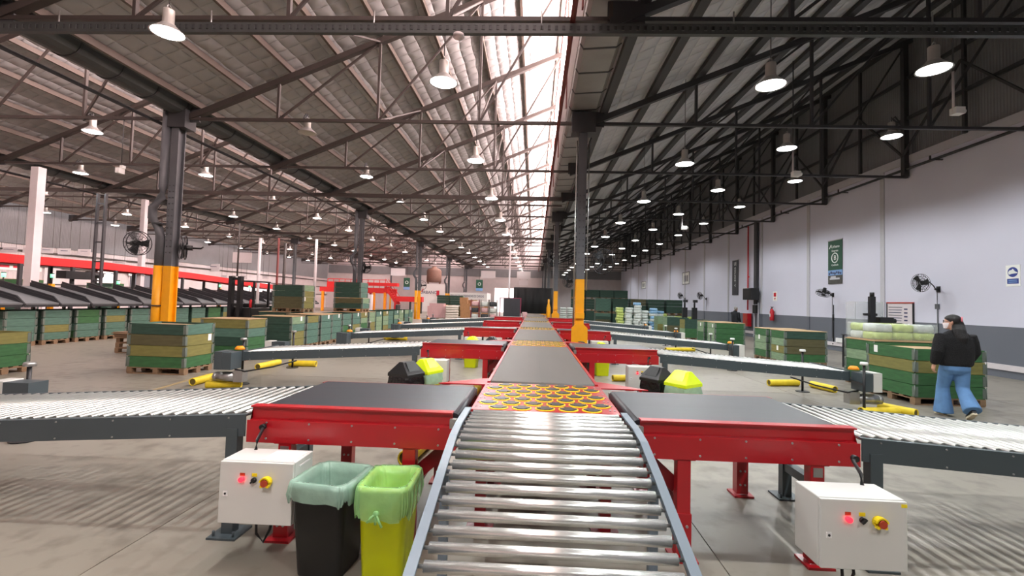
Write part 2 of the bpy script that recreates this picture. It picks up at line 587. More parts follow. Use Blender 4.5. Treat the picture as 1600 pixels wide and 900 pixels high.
# white side wall with grey dado and pilasters
w = MB(); w.cur = 0; w.box(XW, XW + 0.3, YF, YB, 1.36, 7.0); w.cur = 1; w.box(XW, XW + 0.3, YF, YB, 0, 1.36)
wr = struct('wall_right', w, ['wallwhite', 'wallgrey'], label='white side wall with a grey lower band')
wp = MB(); wp.cur = 0; wp.box(-0.03, 0.02, -0.1, 0.1, 1.36, 6.9); wp.cur = 1; wp.box(-0.03, 0.02, -0.1, 0.1, 0, 1.36)
wpd = wp.data('pilaster', 'pilaster', 'pilastergrey')
for yy in [17.25, 21.8, 26.2, 30.6, 34.9, 39.3, 43.6, 48.0, 52.4, 56.7, 61.1]:
    link('pilaster', wpd, wr, (XW, yy, 0))
struct('wall_right_upper', MB().box(XW + 0.12, XW + 0.3, YF, YB, 6.95, 12.5), 'darksheet', label='dark sheet wall above the white side wall')
t = MB(); t.box(XW - 0.05, XW + 0.14, YF, YB, 6.75, 7.02)
struct('trim_2', t, 'pilaster', label='pale ledge along the top of the white side wall')
bb = struct('baseboard_right', MB().box(XW - 0.04, XW, 4, YB, 0.2, 0.35), 'whitepanel', label='white bumper board along the foot of the side wall')
for k in range(14):
    link('bolt', cache.setdefault('bbolt', MB().cyl((0, 0, 0), (-0.015, 0, 0), 0.03, 8).data('bolt', 'black')), bb, (XW - 0.04, 7 + k * 1.3, 0.27))

# wall frame on the upper part: posts and cross braces, one panel per truss bay
fr = thing('wall_frame', 'dark lattice frame of posts and braces on the upper side wall', 'frame', (XW, 0, 0), kind='structure')
pd = MB().bar((-0.12, 0, 6.3), (-0.12, 0, 11.0), 0.16, 0.16).data('post', 'steel_dark')
p2 = MB().bar((-0.1, 0, 7.0), (-0.1, 0, 11.0), 0.09, 0.09).data('post', 'steel_dark')
g1 = MB().bar((-0.06, -2.1, 8.3), (-0.06, 2.1, 8.3), 0.1, 0.1).bar((-0.06, -2.1, 9.7), (-0.06, 2.1, 9.7), 0.1, 0.1).data('girt', 'steel_dark')
d1 = MB().bar((-0.2, -2.18, 7.0), (-0.2, 0, 9.2), 0.06, 0.06).data('brace', 'steel_dark')
d2 = MB().bar((-0.2, 2.18, 7.0), (-0.2, 0, 9.2), 0.06, 0.06).data('brace', 'steel_dark')
for y in TY:
    link('post', pd, fr, (0, y, 0)); link('post', p2, fr, (0, y + 2.18, 0))
    link('girt', g1, fr, (0, y + 2.18, 0)); link('brace', d1, fr, (0, y + 2.18, 0)); link('brace', d2, fr, (0, y + 2.18, 0))

# back wall with an open doorway, far side wall with open dock doors, wall behind the camera
ZT = 12.6


def wall_with_holes(name, axis, pos, a0, a1, holes, m, label):
    """axis 'x': wall in the plane x=pos running along y; 'y': plane y=pos running along x"""
    b = MB()

    def seg(u0, u1, z0, z1):
        if u1 - u0 < 1e-3 or z1 - z0 < 1e-3:
            return
        if axis == 'x':
            b.box(pos - 0.2, pos, u0, u1, z0, z1)
        else:
            b.box(u0, u1, pos, pos + 0.2, z0, z1)
    u = a0
    for h0, h1, z0, z1 in sorted(holes):
        seg(u, h0, 0, ZT); seg(h0, h1, 0, z0); seg(h0, h1, z1, ZT)
        u = h1
    seg(u, a1, 0, ZT)
    return struct(name, b, m, label=label)


bd0, bd1 = at_y(773, 450, YB), at_y(804, 478, YB)
wall_with_holes('wall_back', 'y', YB, -33, 14, [(bd0.x, bd1.x, 0.0, bd0.z)], 'palesheet', 'pale end wall at the far end of the hall')
XL = -31.2
lw = [(at_x(147, 436, XL), at_x(183, 436, XL)), (at_x(372, 436, XL), at_x(426, 436, XL))]
wall_with_holes('wall_left', 'x', XL, YF, YB + 0.2, [(min(a.y, b.y), max(a.y, b.y), 1.2, 3.1) for a, b in lw], 'palesheet', 'pale sheet wall with open dock doors beyond the chutes')
struct('wall_front', MB().box(-34, 14, YF - 0.2, YF, 0, ZT), 'palesheet', label='wall behind the camera')
# grey dark portion above the doors on the far walls
struct('wall_back_upper', MB().box(-31, 12.6, YB - 0.06, YB, 5.2, 6.4), 'darksheet', label='dark band across the end wall')
struct('wall_left_upper', MB().box(XL, XL + 0.06, YF, YB, 4.3, 9.5), 'darksheet', label='dark sheet band on the wall beyond the chutes')
b = MB()
for z in (1.9, 3.0, 3.9):
    b.box(XL, XL + 0.12, YF, YB, z, z + 0.08)
struct('trim_3', b, 'steel', label='horizontal girts on the wall beyond the chutes')

# roof bays
bays = [(1.12, XW + 0.2)] + [(XG[k + 1], XG[k] - 0.35) for k in range(3)]
for bi, (g, r) in enumerate(bays):
    z0, z1 = roof_z(g + 0.25, g) + 0.3, roof_z(r, g) + 0.3
    e = MB().add([(g + 0.25, YF, z0), (r, YF, z1), (r, YB, z1), (g + 0.25, YB, z0), (g + 0.25, YF, z0 + 0.1), (r, YF, z1 + 0.1), (r, YB, z1 + 0.1), (g + 0.25, YB, z0 + 0.1)],
                 [(3, 2, 1, 0), (4, 5, 6, 7), (0, 1, 5, 4), (1, 2, 6, 5), (2, 3, 7, 6), (3, 0, 4, 7)])
    struct('ceiling', e, 'quilt' if bi else 'quilt_brightened', label='sloping quilted roof lining of the %s bay from the white wall' % ORD[bi])
    n = 9 if bi else 10
    for k in range(n):
        x = g + 0.55 + k * (r - g - 0.7) / (n - 1)
        z = roof_z(x, g) + 0.19
        if bi == 0:
            pm = MB().box(x - 0.09, x + 0.09, YF, YB, z - 0.06, z + 0.14)
            struct('roof_beam', pm, 'purlin_dark', label='dark purlin under the roof lining')
        else:
            pm = MB().box(x - 0.035, x + 0.035, YF, YB, z - 0.05, z + 0.1)
            struct('roof_beam', pm, 'purlin', label='brown purlin under the roof lining')
# clerestory glazing above each gutter line (window bands)
for k in range(3):
    xg = XG[k] - 0.35
    zt = roof_z(xg, XG[k + 1]) + 0.32
    win = MB()
    wn = struct('window_%d' % (k + 1), MB().box(xg - 0.03, xg + 0.03, YF, YB, zt - 2.0, zt - 1.9).box(xg - 0.03, xg + 0.03, YF, YB, zt - 0.12, zt), 'steel_red', label='frosted clerestory window band above the %s gutter from the white wall' % ORD[k])
    pn = cache.setdefault(('pane', round(zt, 2)), MB().box(-0.008, 0.008, -2.1, 2.1, zt - 1.9, zt - 0.12).data('pane', 'glazing'))
    mu = cache.setdefault(('mul', round(zt, 2)), MB().box(-0.05, 0.05, -0.05, 0.05, 7.0, zt).data('mullion', 'steel_red'))
    struct('wall_clerestory', MB().box(xg - 0.02, xg + 0.02, YF, YB, 6.9, zt - 1.98), 'palesheet', label='pale sheet upstand below the clerestory windows of the %s gutter' % ORD[k])
    y = YF + 2.1
    while y < YB:
        link('pane', pn, wn, (xg, y, 0)); link('mullion', mu, wn, (xg, y + 2.15, 0))
        y += 4.3
# gutters: half round troughs with straps, on every gutter line
for k in range(3):
    g = XG[k]
    prof = [(-0.34 * cos(pi * i / 8), 6.62 - 0.26 * sin(pi * i / 8)) for i in range(9)]
    prof = [(g + u, v) for u, v in prof] + [(g + 0.36, 6.64), (g + 0.36, 7.0), (g - 0.36, 7.0), (g - 0.36, 6.64)]
    if k == 0:
        prof = [(g - 0.36, 6.66), (g - 0.3, 6.56), (g + 0.32, 6.6), (g + 0.6, 6.82), (g + 0.6, 7.0), (g - 0.36, 7.0)]
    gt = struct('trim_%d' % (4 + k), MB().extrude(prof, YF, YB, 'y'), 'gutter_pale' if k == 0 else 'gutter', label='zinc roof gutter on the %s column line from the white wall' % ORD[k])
    sd = MB().extrude([(-0.36 * cos(pi * i / 8), 6.62 - 0.28 * sin(pi * i / 8)) for i in range(9)] + [(0.34 * cos(pi * i / 8), 6.62 - 0.25 * sin(pi * i / 8)) for i in range(9)], -0.025, 0.025, 'y').data('strap', 'steel_dark')
    if k == 0:
        sd = MB().extrude([(-0.37, 6.66), (-0.3, 6.55), (0.32, 6.59), (0.61, 6.82), (0.59, 6.83), (0.31, 6.61), (-0.29, 6.57), (-0.35, 6.66)], -0.025, 0.025, 'y').data('strap', 'steel_dark')
    y = 3.0
    while y < 40:
        link('strap', sd, gt, (g, y, 0)); y += 0.95
    lower = struct('pipe_beam', MB().cyl((g - 0.62, YF, 6.2), (g - 0.62, YB, 6.2), 0.045, 8), 'steel_dark' if k else 'steel_red', label='pipe running beside the roof gutter')
    lower['kind'] = 'structure'

# trusses
for bi, (g, r) in enumerate(bays):
    nb = 4
    xr = XW - 0.05 if bi == 0 else XG[bi - 1]
    sp = (xr - g) / nb
    mt = 'steel_dark' if bi == 0 else 'steel'
    chord = MB().bar((g, 0, ZB), (xr, 0, ZB), 0.09, 0.07).data('bottom_chord', mt)
    chordbig = MB().bar((g, 0, ZB), (xr, 0, ZB), 0.16, 0.16).bar((g, 0, ZB - 0.3), (xr, 0, ZB - 0.3), 0.06, 0.06).data('bottom_chord', mt)
    top = MB().bar((g, 0, roof_z(g, g)), (r, 0, roof_z(r, g)), 0.15, 0.14).data('top_chord', mt)
    posts = [MB().bar((g + i * sp, 0, ZB), (g + i * sp, 0, min(roof_z(g + i * sp, g), roof_z(r, g))), 0.06, 0.07).data('post', mt) for i in range(1, nb + 1)]
    diags = [MB().bar((g + i * sp, 0, ZB), (min(g + (i + 1) * sp, r), 0, roof_z(min(g + (i + 1) * sp, r), g)), 0.045, 0.05).data('diagonal', mt) for i in range(1, nb)]
    braces = [MB().bar((g + i * sp, 0, ZB + 0.02), (g + i * sp, 4.36, roof_z(g + i * sp, g)), 0.04, 0.04).data('wind_brace', mt) for i in (2, 3)]
    gus = MB().box(g - 0.05, g + 0.55, -0.03, 0.03, ZB - 0.08, ZB + 0.3).data('gusset', 'steel_dark')
    bay_name = ['bay beside the white wall', 'bay over the conveyors', 'second bay past the conveyors', 'bay above the chutes'][bi]
    for ti, y in enumerate(TY):
        if bi == 3 and ti < 2:
            continue
        tr = thing('roof_truss', 'steel roof truss, %s from the camera in the %s' % (ORD[ti], bay_name), 'truss', (0, y, 0), group='roof trusses', kind='structure')
        big = ti % 3 == 1
        link('bottom_chord', chordbig if ti % 3 == 0 and ti and bi else chord, tr)
        link('top_chord', top, tr)
        for p in posts:
            link('post', p, tr)
        for d in diags:
            link('diagonal', d, tr)
        link('gusset', gus, tr)
        if bi == 1 and ti < 9:
            for d in braces:
                link('wind_brace', d, tr)

# deep beam with perforated cable tray on the nearest truss
cb = struct('ceiling_beam', MB().box(-9.5, XW, 7.18, 7.28, 6.02, 6.11), 'steel_dark', label='dark pipe and beam crossing under the roof nearest the camera')
ct = thing('cable_tray', 'long perforated grey cable tray hung across the hall above the conveyors', 'cable tray', (0, 7.2, 5.9))
part('tray_floor', MB().box(-9.4, XW - 0.1, -0.14, -0.06, -0.012, 0), 'gutter', ct)
tm = MB().box(-9.4, XW - 0.1, -0.14, -0.13, 0, 0.035).box(-9.4, XW - 0.1, -0.14, -0.13, 0.115, 0.15)
x = -9.4
while x < XW - 0.2:
    tm.box(x, x + 0.07, -0.14, -0.13, 0.035, 0.115); x += 0.115
part('tray_side', tm, 'gutter', ct)
cm = MB()
for k in range(4):
    cm.cyl((-9.3, -0.115 + 0.018 * k, 0.012), (XW - 0.3, -0.115 + 0.018 * k, 0.012), 0.009, 6)
part('cable_bundle', cm, 'black', ct)
hd = MB().cyl((0, 0, 0), (0, 0, 0.4), 0.012, 6).data('hanger', 'metal')
for x in (-8, -5.4, -2.7, 0, 3, 6, 9, 11.8):
    link('hanger', hd, ct, (x, -0.05, 0))

# pipe along the top of the white wall with brackets
pp = thing('wall_pipe', 'long dark pipe running along the top of the white wall', 'pipe', (XW, 0, 6.55))
part('pipe', MB().cyl((-0.1, 4, 0), (-0.1, YB, 0), 0.045, 8), 'steel_dark', pp)
kd = MB().box(-0.4, 0, -0.02, 0.02, -0.09, -0.05).box(-0.4, -0.36, -0.02, 0.02, -0.05, 0.05).data('bracket', 'steel_dark')
for k in range(14):
    link('bracket', kd, pp, (0, 10.4 + 4.36 * k, 0))

# columns
def column(x, y, zt, yellow, label, kind2=0, rotz=0):
    c = thing('steel_column', label, 'column', (x, y, 0), rotz, kind='structure')
    w_ = 0.2 if kind2 == 0 else 0.16
    part('shaft', MB().box(-w_ / 2, w_ / 2, -0.13, -0.1, yellow, zt).box(-w_ / 2, w_ / 2, 0.1, 0.13, yellow, zt).box(-0.03, 0.03, -0.1, 0.1, yellow, zt), 'colgrey', c)
    part('painted_shaft', MB().box(-w_ / 2 - 0.004, w_ / 2 + 0.004, -0.134, -0.1, 0, yellow).box(-w_ / 2 - 0.004, w_ / 2 + 0.004, 0.1, 0.134, 0, yellow).box(-0.034, 0.034, -0.1, 0.1, 0, yellow), 'colyellow', c, label='yellow painted foot of the column')
    part('base_plate', MB().box(-0.22, 0.22, -0.22, 0.22, 0, 0.03), 'colyellow', c)
    bm_ = MB()
    for k in range(12):
        for sx in (-0.05, 0.05):
            bm_.cyl((sx, -0.13, yellow + 0.35 + 0.16 * k), (sx, -0.15, yellow + 0.35 + 0.16 * k), 0.014, 6)
    part('rivet_row', bm_, 'steel_dark', c)
    part('head_plate', MB().box(-0.3, 0.3, -0.2, 0.2, zt - 0.5, zt), 'steel_dark', c)
    return c


def downpipe(c, yellow, zt, sx):
    part('downpipe', MB().tube([(sx * 0.24, -0.12, zt), (sx * 0.24, -0.12, 4.4), (sx * 0.25, -0.14, 4.15), (sx * 0.42, -0.2, 3.85), (sx * 0.42, -0.2, 3.6), (sx * 0.25, -0.16, 3.3), (sx * 0.24, -0.12, 3.1), (sx * 0.24, -0.12, yellow)], 0.105, 12), 'colgrey', c)
    part('downpipe_foot', MB().cyl((sx * 0.24, -0.12, 0), (sx * 0.24, -0.12, yellow), 0.108, 12), 'colyellow', c, label='yellow painted foot of the downpipe')
    part('pipe_clamp', MB().box(sx * 0.36, -0.1, -0.26, 0.02, 3.42, 3.46).box(sx * 0.36, -0.1, -0.25, 0.02, 1.3, 1.33), 'steel_dark', c)


CY = [11.71, 24.79, 37.87, 50.95, 64.0]
for i, y in enumerate(CY):
    c = column(XG[1], y, 6.5, 2.35, 'grey steel column with yellow foot, %s from the camera on the crate side of the conveyors' % ORD[i])
    downpipe(c, 2.35, 6.4, -1)
    c = column(1.14, y, 6.5, 2.28, 'grey steel column with yellow foot, %s from the camera beside the main belt' % ORD[i])
    part('guard', MB().extrude([(-0.2, 0.62), (0.2, 0.62), (0.2, 1.06), (0.1, 1.16), (-0.1, 1.16), (-0.2, 1.06)], -0.2, -0.16, 'y').box(-0.11, 0.11, -0.17, -0.14, 0, 0.62).box(-0.11, 0.11, -0.2, -0.14, 1.3, 1.44), 'colyellow', c)
    part('conduit', MB().cyl((-0.15, -0.08, 0.9), (-0.15, -0.08, 5.8), 0.02, 8).cyl((0.16, -0.08, 2.0), (0.16, -0.08, 5.8), 0.015, 8), 'metal', c)
for k, gx in enumerate(XG[2:3]):
    for i, y in enumerate(CY[:5]):
        column(gx, y, 6.5, 1.9, 'slim grey steel column with yellow foot, %s from the camera beyond the chutes' % ORD[i], 1)
# pale boxed pillars and a latticed pillar seen past the left crates
def pillar(px, ptop, pbase, X, wid, m, label, name='pale_column'):
    p0 = at_x(px, ptop, X)
    c = tag(part(name, MB().box(-wid / 2, wid / 2, -wid / 2, wid / 2, 0, p0.z).box(-wid / 2 - 0.04, wid / 2 + 0.04, -wid / 2 - 0.04, wid / 2 + 0.04, 0, 0.05), m, None, (p0.x, p0.y, 0)), label, 'column', kind='structure')
    return c


pillar(61, 262, 0, -17.3, 0.27, 'whitepanel', 'thick pale boxed post rising beside the overhead red conveyor')
pillar(227, 312, 0, -18.2, 0.2, 'whitepanel', 'pale boxed post behind the nearest riveted column')
for px, pt, X, mm, lab in [(407, 372, -13.2, 'whitepanel', 'thin pale post beside the tall reach truck'), (495, 374, -12.0, 'whitepanel', 'thin pale post above the stacked green crates'),
                           (798, 366, -2.0, 'whitepanel', 'tall pale post at the far end of the main belt'), (446, 380, -13.4, 'steel', 'thin brown post behind the crate row'), (436, 372, -17.0, 'steel_red', 'thin red post behind the crate row')]:
    p0 = at_x(px, pt, X)
    tag(part('thin_column', MB().cyl((0, 0, 0), (0, 0, p0.z), 0.07, 10).cyl((0, 0, 0), (0, 0, 0.02), 0.16, 10), mm, None, (p0.x, p0.y, 0)), lab, 'post', kind='structure')
lat = at_x(160, 303, -16.9)
lt = thing('lattice_column', 'dark latticed post rising beyond the chutes', 'column', (lat.x, lat.y, 0), kind='structure')
for sx in (-0.16, 0.16):
    part('chord', MB().box(sx - 0.03, sx + 0.03, -0.05, 0.05, 0, lat.z), 'steel_dark', lt)
z = 0.5
while z < lat.z:
    part('rung', MB().box(-0.13, 0.13, -0.02, 0.02, z, z + 0.05), 'steel_dark', lt); z += 0.75

# ================================================================== LAMPS
lamp_spot = {}


def lamp_light(z_off, key, w):
    ld = lamp_spot.get(key)
    if ld is None:
        ld = bpy.data.lights.new('lamp_light', 'SPOT')
        ld.energy = w
        ld.color = (0.955, 0.985, 1.0)
        ld.spot_size = rad(160)
        ld.spot_blend = 0.45
        ld.shadow_soft_size = 0.016
        lamp_spot[key] = ld
    return ld


lm_body = MB().lathe([(0.0, 0.36), (0.075, 0.36), (0.08, 0.34), (0.08, 0.15), (0.1, 0.13), (0.1, 0.11)], n=14).data('housing', 'lampbody')
lm_dish = MB().lathe([(0.09, 0.13), (0.12, 0.1), (0.19, 0.035), (0.235, 0.0), (0.24, -0.012), (0.225, -0.01), (0.18, 0.03), (0.08, 0.09)], n=18).data('reflector', 'lampdish')
lm_lens = MB().lathe([(0.0, -0.03), (0.12, -0.028), (0.2, -0.012), (0.222, 0.0), (0.0, 0.002)], n=18).data('lens', 'lens')
lm_lensoff = MB().lathe([(0.0, -0.03), (0.12, -0.028), (0.2, -0.012), (0.222, 0.0), (0.0, 0.002)], n=18).data('lens', 'lensoff')
lm_hook = MB().torus((0, 0, 0.4), 0.035, 0.008, 10, 5, 'x').data('hook', 'metal')
lm_stem = MB().cyl((0, 0, 0.34), (0, 0, 0.5), 0.012, 6).bar((0, 0, 0.47), (0, -0.27, 0.2), 0.02, 0.03).data('hanger_bracket', 'steel_dark')
lm_arm = MB().tube([(0, 0, 0.43), (0, -0.12, 0.46), (0, -0.25, 0.26)], 0.018, 6).data('cable_arm', 'steel_dark')
rods = {}


def lamp(x, y, z, zrod, label, lit=True, arm=False, power=1.0, cast=True):
    o = thing('high_bay_lamp', label, 'lamp', (x, y, z), group='high bay lamps')
    link('housing', lm_body, o); link('reflector', lm_dish, o); link('lens', lm_lens if lit else lm_lensoff, o); link('hook', lm_hook, o)
    if not arm and zrod - z > 0.4:
        k = round(zrod - z, 1)
        if k not in rods:
            rods[k] = MB().cyl((0, 0, 0.43), (0, 0, k), 0.008, 6).data('suspension_rod', 'steel_dark')
        link('suspension_rod', rods[k], o)
    if arm:
        link('cable_arm', lm_arm, o); link('hanger_bracket', lm_stem, o)
    if lit and cast:
        l = bpy.data.objects.new('lamp_light', lamp_light(0, power, LAMP_W * power))
        COL.objects.link(l)
        l.parent = o
        l.location = (0, 0, -0.06)


FIRST = {-6.2: (262, 51), 6.25: (1459, 108)}     # nearest lamps as sighted
ROWP = {-1.6: 3.1, 3.72: 3.1, -6.2: 0.15, 6.25: 0.6, 9.0: 2.9}
rows = [  # x, z, suspended from, first truss, name of the row, arm, label row
    (-1.6, 5.28, 'roof', 0, 'wire-hung row over the main belt', False),
    (-6.2, 6.05, ZB, 0, 'row over crate-side rollers', True),
    (3.72, 5.28, 'roof', 0, 'wire-hung row between belt and wall', False),
    (6.25, 5.72, ZB, 0, 'row over wall-side rollers', False),
    (9.0, 6.15, ZB, 0, 'row nearest the white wall', True),
    (-12.2, 6.0, ZB, 0, 'row over the crate line', True),
    (-17.0, 6.0, ZB, 0, 'row over the chutes', True),
    (-23.2, 6.0, ZB, 2, 'row beyond the chutes', True),
    (-28.0, 6.0, ZB, 2, 'row nearest the dock doors', True),
]
for x, z, hang, t0, rname, arm in rows:
    for ti in range(t0, len(TY) - (1 if x > -10 else 2)):
        arm_ = arm
        y = TY[ti] + (0.25 if arm_ else (0.1 if ti == 0 and hang == 'roof' else 0.0))
        if ti == 0 and x == -6.2:
            y, arm_ = TY[0] - 0.65, False       # hung clear of the cable tray
        lx, lz = x, z
        if ti == 0 and x in FIRST:
            p_ = at_y(FIRST[x][0], FIRST[x][1], y)
            lx, lz = p_.x, p_.z
        g = max(gg for gg in XG if gg <= x)
        zr = roof_z(lx, g) + 0.2 if hang == 'roof' or y < TY[0] else ZB
        lit = not (x == -6.2 and ti == 1) and not (x in (-12.2, -23.2) and ti % 4 == 3)
        lamp(lx, y, lz, zr, '%slamp of the %s truss from the camera, %s' % ('unlit ' if not lit else '', ORD[ti], rname), lit, arm_,
             (ROWP.get(x, 1.0) if ti < 5 else 2.6 if x > -10 else 2.2), cast=((ti < 5 and (x > -10 or ti % 2 == 0)) or (ti > 4 and ti % 2 == 0)))
# lamps behind the camera, which light the near floor
for x, z in ((-1.6, 5.28), (-6.2, 6.05), (3.72, 5.28), (6.25, 5.72), (9.0, 6.15)):
    for k in ((1, 2) if x in (-1.6, 3.72) else (1,)):
        lamp(x, TY[0] - 4.36 * k, z, roof_z(x, max(gg for gg in XG if gg <= x)) + 0.2, 'lamp %s behind the nearest truss, %s' % ('one bay' if k == 1 else 'two bays', [r[4] for r in rows if r[0] == x][0]), True, power=ROWP[x])
# small drop poles with cameras
for px, ptop, pbot, X, lab in [(1489, 112, 178, 9.6, 'white drop pole with a small camera beside the biggest wall-side lamp'), (1239, 236, 275, 7.6, 'white drop pole with a small camera further along the wall-side lamps'),
                               (1066, 338, 358, 6.6, 'white drop pole with a small camera at the far wall-side lamps')]:
    a, b_ = at_x(px, ptop, X), at_x(px, pbot, X)
    o = thing('camera_pole', lab, 'camera', (a.x, a.y, b_.z), group='ceiling cameras')
    part('pole', MB().cyl((0, 0, 0.05), (0, 0, a.z - b_.z), 0.025, 8), 'whitepanel', o)
    part('pole_stem', MB().cyl((0, 0, a.z - b_.z), (0, 0, roof_z(a.x, 1.12) + 0.25 - b_.z), 0.018, 6), 'steel_dark', o)
    part('camera_body', MB().box(-0.02, 0.2, -0.09, 0.09, -0.02, 0.14).cyl((0.2, 0, 0.06), (0.26, 0, 0.06), 0.05, 10), 'white', o, bev=0.01)

# ================================================================== CONVEYORS
CX = 0.1              # centre line of the main belt
SY = 4.92             # distance between stations
STN = [SY * k for k in range(5)]
NSTN = 5
BELT_Z = 0.9

# ---- roller infeed in front of the first sorter
inf = thing('roller_infeed', 'steel roller infeed with blue-grey rails sloping up to the nearest sorter plate', 'roller conveyor', (CX, 0, 0))
path = [(0.9, 0.325), (1.4, 0.48), (1.87, 0.625), (2.4, 0.785), (2.72, 0.868), (2.92, 0.888), (3.33, 0.888)]


def prof_z(y):
    for (a, za), (b, zb) in zip(path, path[1:]):
        if y <= b:
            return za + (zb - za) * (y - a) / (b - a)
    return path[-1][1]


for s in (-1, 1):
    b = MB()
    ring = []
    for y, z in path:
        ring.append([(s * 0.53, y, z + 0.025), (s * 0.575, y, z + 0.025), (s * 0.575, y, z - 0.1), (s * 0.565, y, z - 0.1), (s * 0.565, y, z + 0.012), (s * 0.53, y, z + 0.012)])
    b.loft(ring, True, False)
    r_ = part('side_rail', b, 'railblue', inf)
    bm_ = MB()
    for y in (1.2, 1.7, 2.2, 2.65, 3.1):
        bm_.cyl((s * 0.574, y, prof_z(y) - 0.05), (s * 0.585, y, prof_z(y) - 0.05), 0.012, 8)
    part('rail_bolt', bm_, 'metal', r_)
    for y in (1.25, 2.5):
        part('leg', MB().box(s * 0.53, s * 0.575, y - 0.025, y + 0.025, 0.01, prof_z(y) - 0.05).box(s * 0.5, s * 0.6, y - 0.06, y + 0.06, 0, 0.012), 'railblue', inf)
rl = MB().cyl((-0.51, 0, 0), (0.51, 0, 0), 0.0235, 16).cyl((-0.535, 0, 0), (0.535, 0, 0), 0.008, 8)
rl_in = rl.data('roller', 'chrome')
y = 3.275
L = 0
while y > 1.0:
    link('roller', rl_in, inf, (0, y, prof_z(y) - 0.002))
    y -= 0.0885

# ---- sorter plate with wheel pods
plate = thing('sorter_plate', 'red sorter plate with grey wheel pods nearest the camera, above the roller infeed', 'sorter', (CX, 3.35, 0), group='sorter plates')
part('plate', MB().box(-0.54, 0.54, 0, 1.1, 0.872, 0.894).box(-0.53, 0.53, 0.0, 0.02, 0.78, 0.872), 'red', plate, bev=0.003)
for s in (-1, 1):
    part('gusset_plate', MB().extrude([(s * 0.545, 1.1), (s * 0.545, 1.44), (s * 0.6, 1.44), (s * 1.0, 1.1)], 0.866, 0.876, 'z'), 'red', plate)
    part('under_frame', MB().box(s * 0.5, s * 0.54, 0.02, 1.1, 0.74, 0.872), 'red', plate)
    for yy in (0.15, 0.95):
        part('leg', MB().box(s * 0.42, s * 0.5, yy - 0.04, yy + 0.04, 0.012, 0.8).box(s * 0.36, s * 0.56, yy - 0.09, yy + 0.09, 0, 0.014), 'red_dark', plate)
sb = MB()
for s in (-1, 1):
    for k in range(7):
        for q in (0.478, 0.512):
            sb.cyl((s * q, 0.1 + 0.15 * k, 0.894), (s * q, 0.1 + 0.15 * k, 0.898), 0.009, 8)
part('screw_row', sb, 'metal', plate)
ringm = MB()
vs, fs = [], []
n = 12
for k in range(n):
    t_ = 2 * pi * k / n
    for rr, zz in ((0.0745, 0.0), (0.0745, 0.005), (0.057, 0.005), (0.057, 0.0)):
        vs.append((rr * cos(t_), rr * sin(t_), zz))
for k in range(n):
    k2 = (k + 1) % n
    for j in range(4):
        fs.append((k * 4 + j, k2 * 4 + j, k2 * 4 + (j + 1) % 4, k * 4 + (j + 1) % 4))
ringm.add(vs, fs)
podr = ringm.data('pod_ring', 'estopyellow')
podw = MB().extrude([(-0.062, -0.019), (-0.044, -0.019), (-0.044, -0.03), (-0.03, -0.03), (-0.03, -0.052), (0.03, -0.052), (0.03, -0.03), (0.044, -0.03), (0.044, -0.019), (0.062, -0.019), (0.062, 0.019), (0.044, 0.019), (0.044, 0.03), (0.03, 0.03), (0.03, 0.052), (-0.03, 0.052), (-0.03, 0.03), (-0.044, 0.03), (-0.044, 0.019), (-0.062, 0.019)], 0.0, 0.009, 'z').data('pod_wheel', 'belt')
far_pods = MB()
for i in range(7):
    odd = i % 2
    for k in range(6 if odd else 5):
        x = (k - (2.5 if odd else 2)) * 0.172
        yy = 0.085 + 0.152 * i
        if yy > 1.06:
            continue
        link('pod_ring', podr, plate, (x, yy, 0.894)); link('pod_wheel', podw, plate, (x, yy, 0.894))
for k in range(1, NSTN):
    dup(plate, (CX, 3.35 + STN[k], 0), 'red sorter plate with grey wheel pods between main belts, %s plate from the camera' % ORD[k])

# ---- main belts between the plates
L_ = SY - 1.1 - 0.06
mb = thing('main_belt_conveyor', 'wide worn grey main belt between the nearest two sorter plates', 'belt conveyor', (CX, 4.48, 0), group='main belts')


def belt_loft(x0, x1, y0, y1, zt, th, along='y'):
    r = th / 2
    pr = []
    a0, a1 = (y0, y1) if along == 'y' else (x0, x1)
    for k in range(9):
        t_ = pi / 2 + pi * k / 8
        pr.append((a0 + r + r * cos(t_), zt - r + r * sin(t_)))
    for k in range(9):
        t_ = -pi / 2 + pi * k / 8
        pr.append((a1 - r + r * cos(t_), zt - r + r * sin(t_)))
    b = MB()
    if along == 'y':
        b.extrude(pr, x0, x1, 'x')
    else:
        b.extrude(pr, y0, y1, 'y')
    for i in range(len(b.sm)):
        b.sm[i] = i < len(pr) and i not in (8, len(pr) - 1)
    return b


part('belt', belt_loft(-0.5, 0.5, 0, L_, BELT_Z, 0.09), 'beltgrey', mb)
part('belt_seam', MB().box(-0.012, 0.012, 0.05, L_ - 0.05, BELT_Z, BELT_Z + 0.0012), 'beltgrey', mb)
for s in (-1, 1):
    rr = part('side_rail', MB().extrude([(s * 0.505, 0.9), (s * 0.535, 0.9), (s * 0.535, 0.72), (s * 0.505, 0.72)], 0.02, L_ - 0.02, 'y'), 'red', mb)
    bm_ = MB()
    for k in range(8):
        bm_.cyl((s * 0.535, 0.2 + 0.47 * k, 0.86), (s * 0.545, 0.2 + 0.47 * k, 0.86), 0.014, 6)
    part('rail_bolt', bm_, 'metal', rr)
    for yy in (0.6, 2.0, 3.3):
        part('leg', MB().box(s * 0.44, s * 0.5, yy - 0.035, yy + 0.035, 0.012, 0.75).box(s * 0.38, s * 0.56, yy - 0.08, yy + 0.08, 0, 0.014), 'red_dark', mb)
part('return_roller', MB().cyl((-0.49, 0.9, 0.74), (0.49, 0.9, 0.74), 0.03, 10).cyl((-0.49, 2.6, 0.74), (0.49, 2.6, 0.74), 0.03, 10), 'metal', mb)
for k in range(1, NSTN):
    dup(mb, (CX, 4.48 + STN[k], 0), 'wide worn grey main belt beyond the %s sorter plate from the camera' % ORD[k])

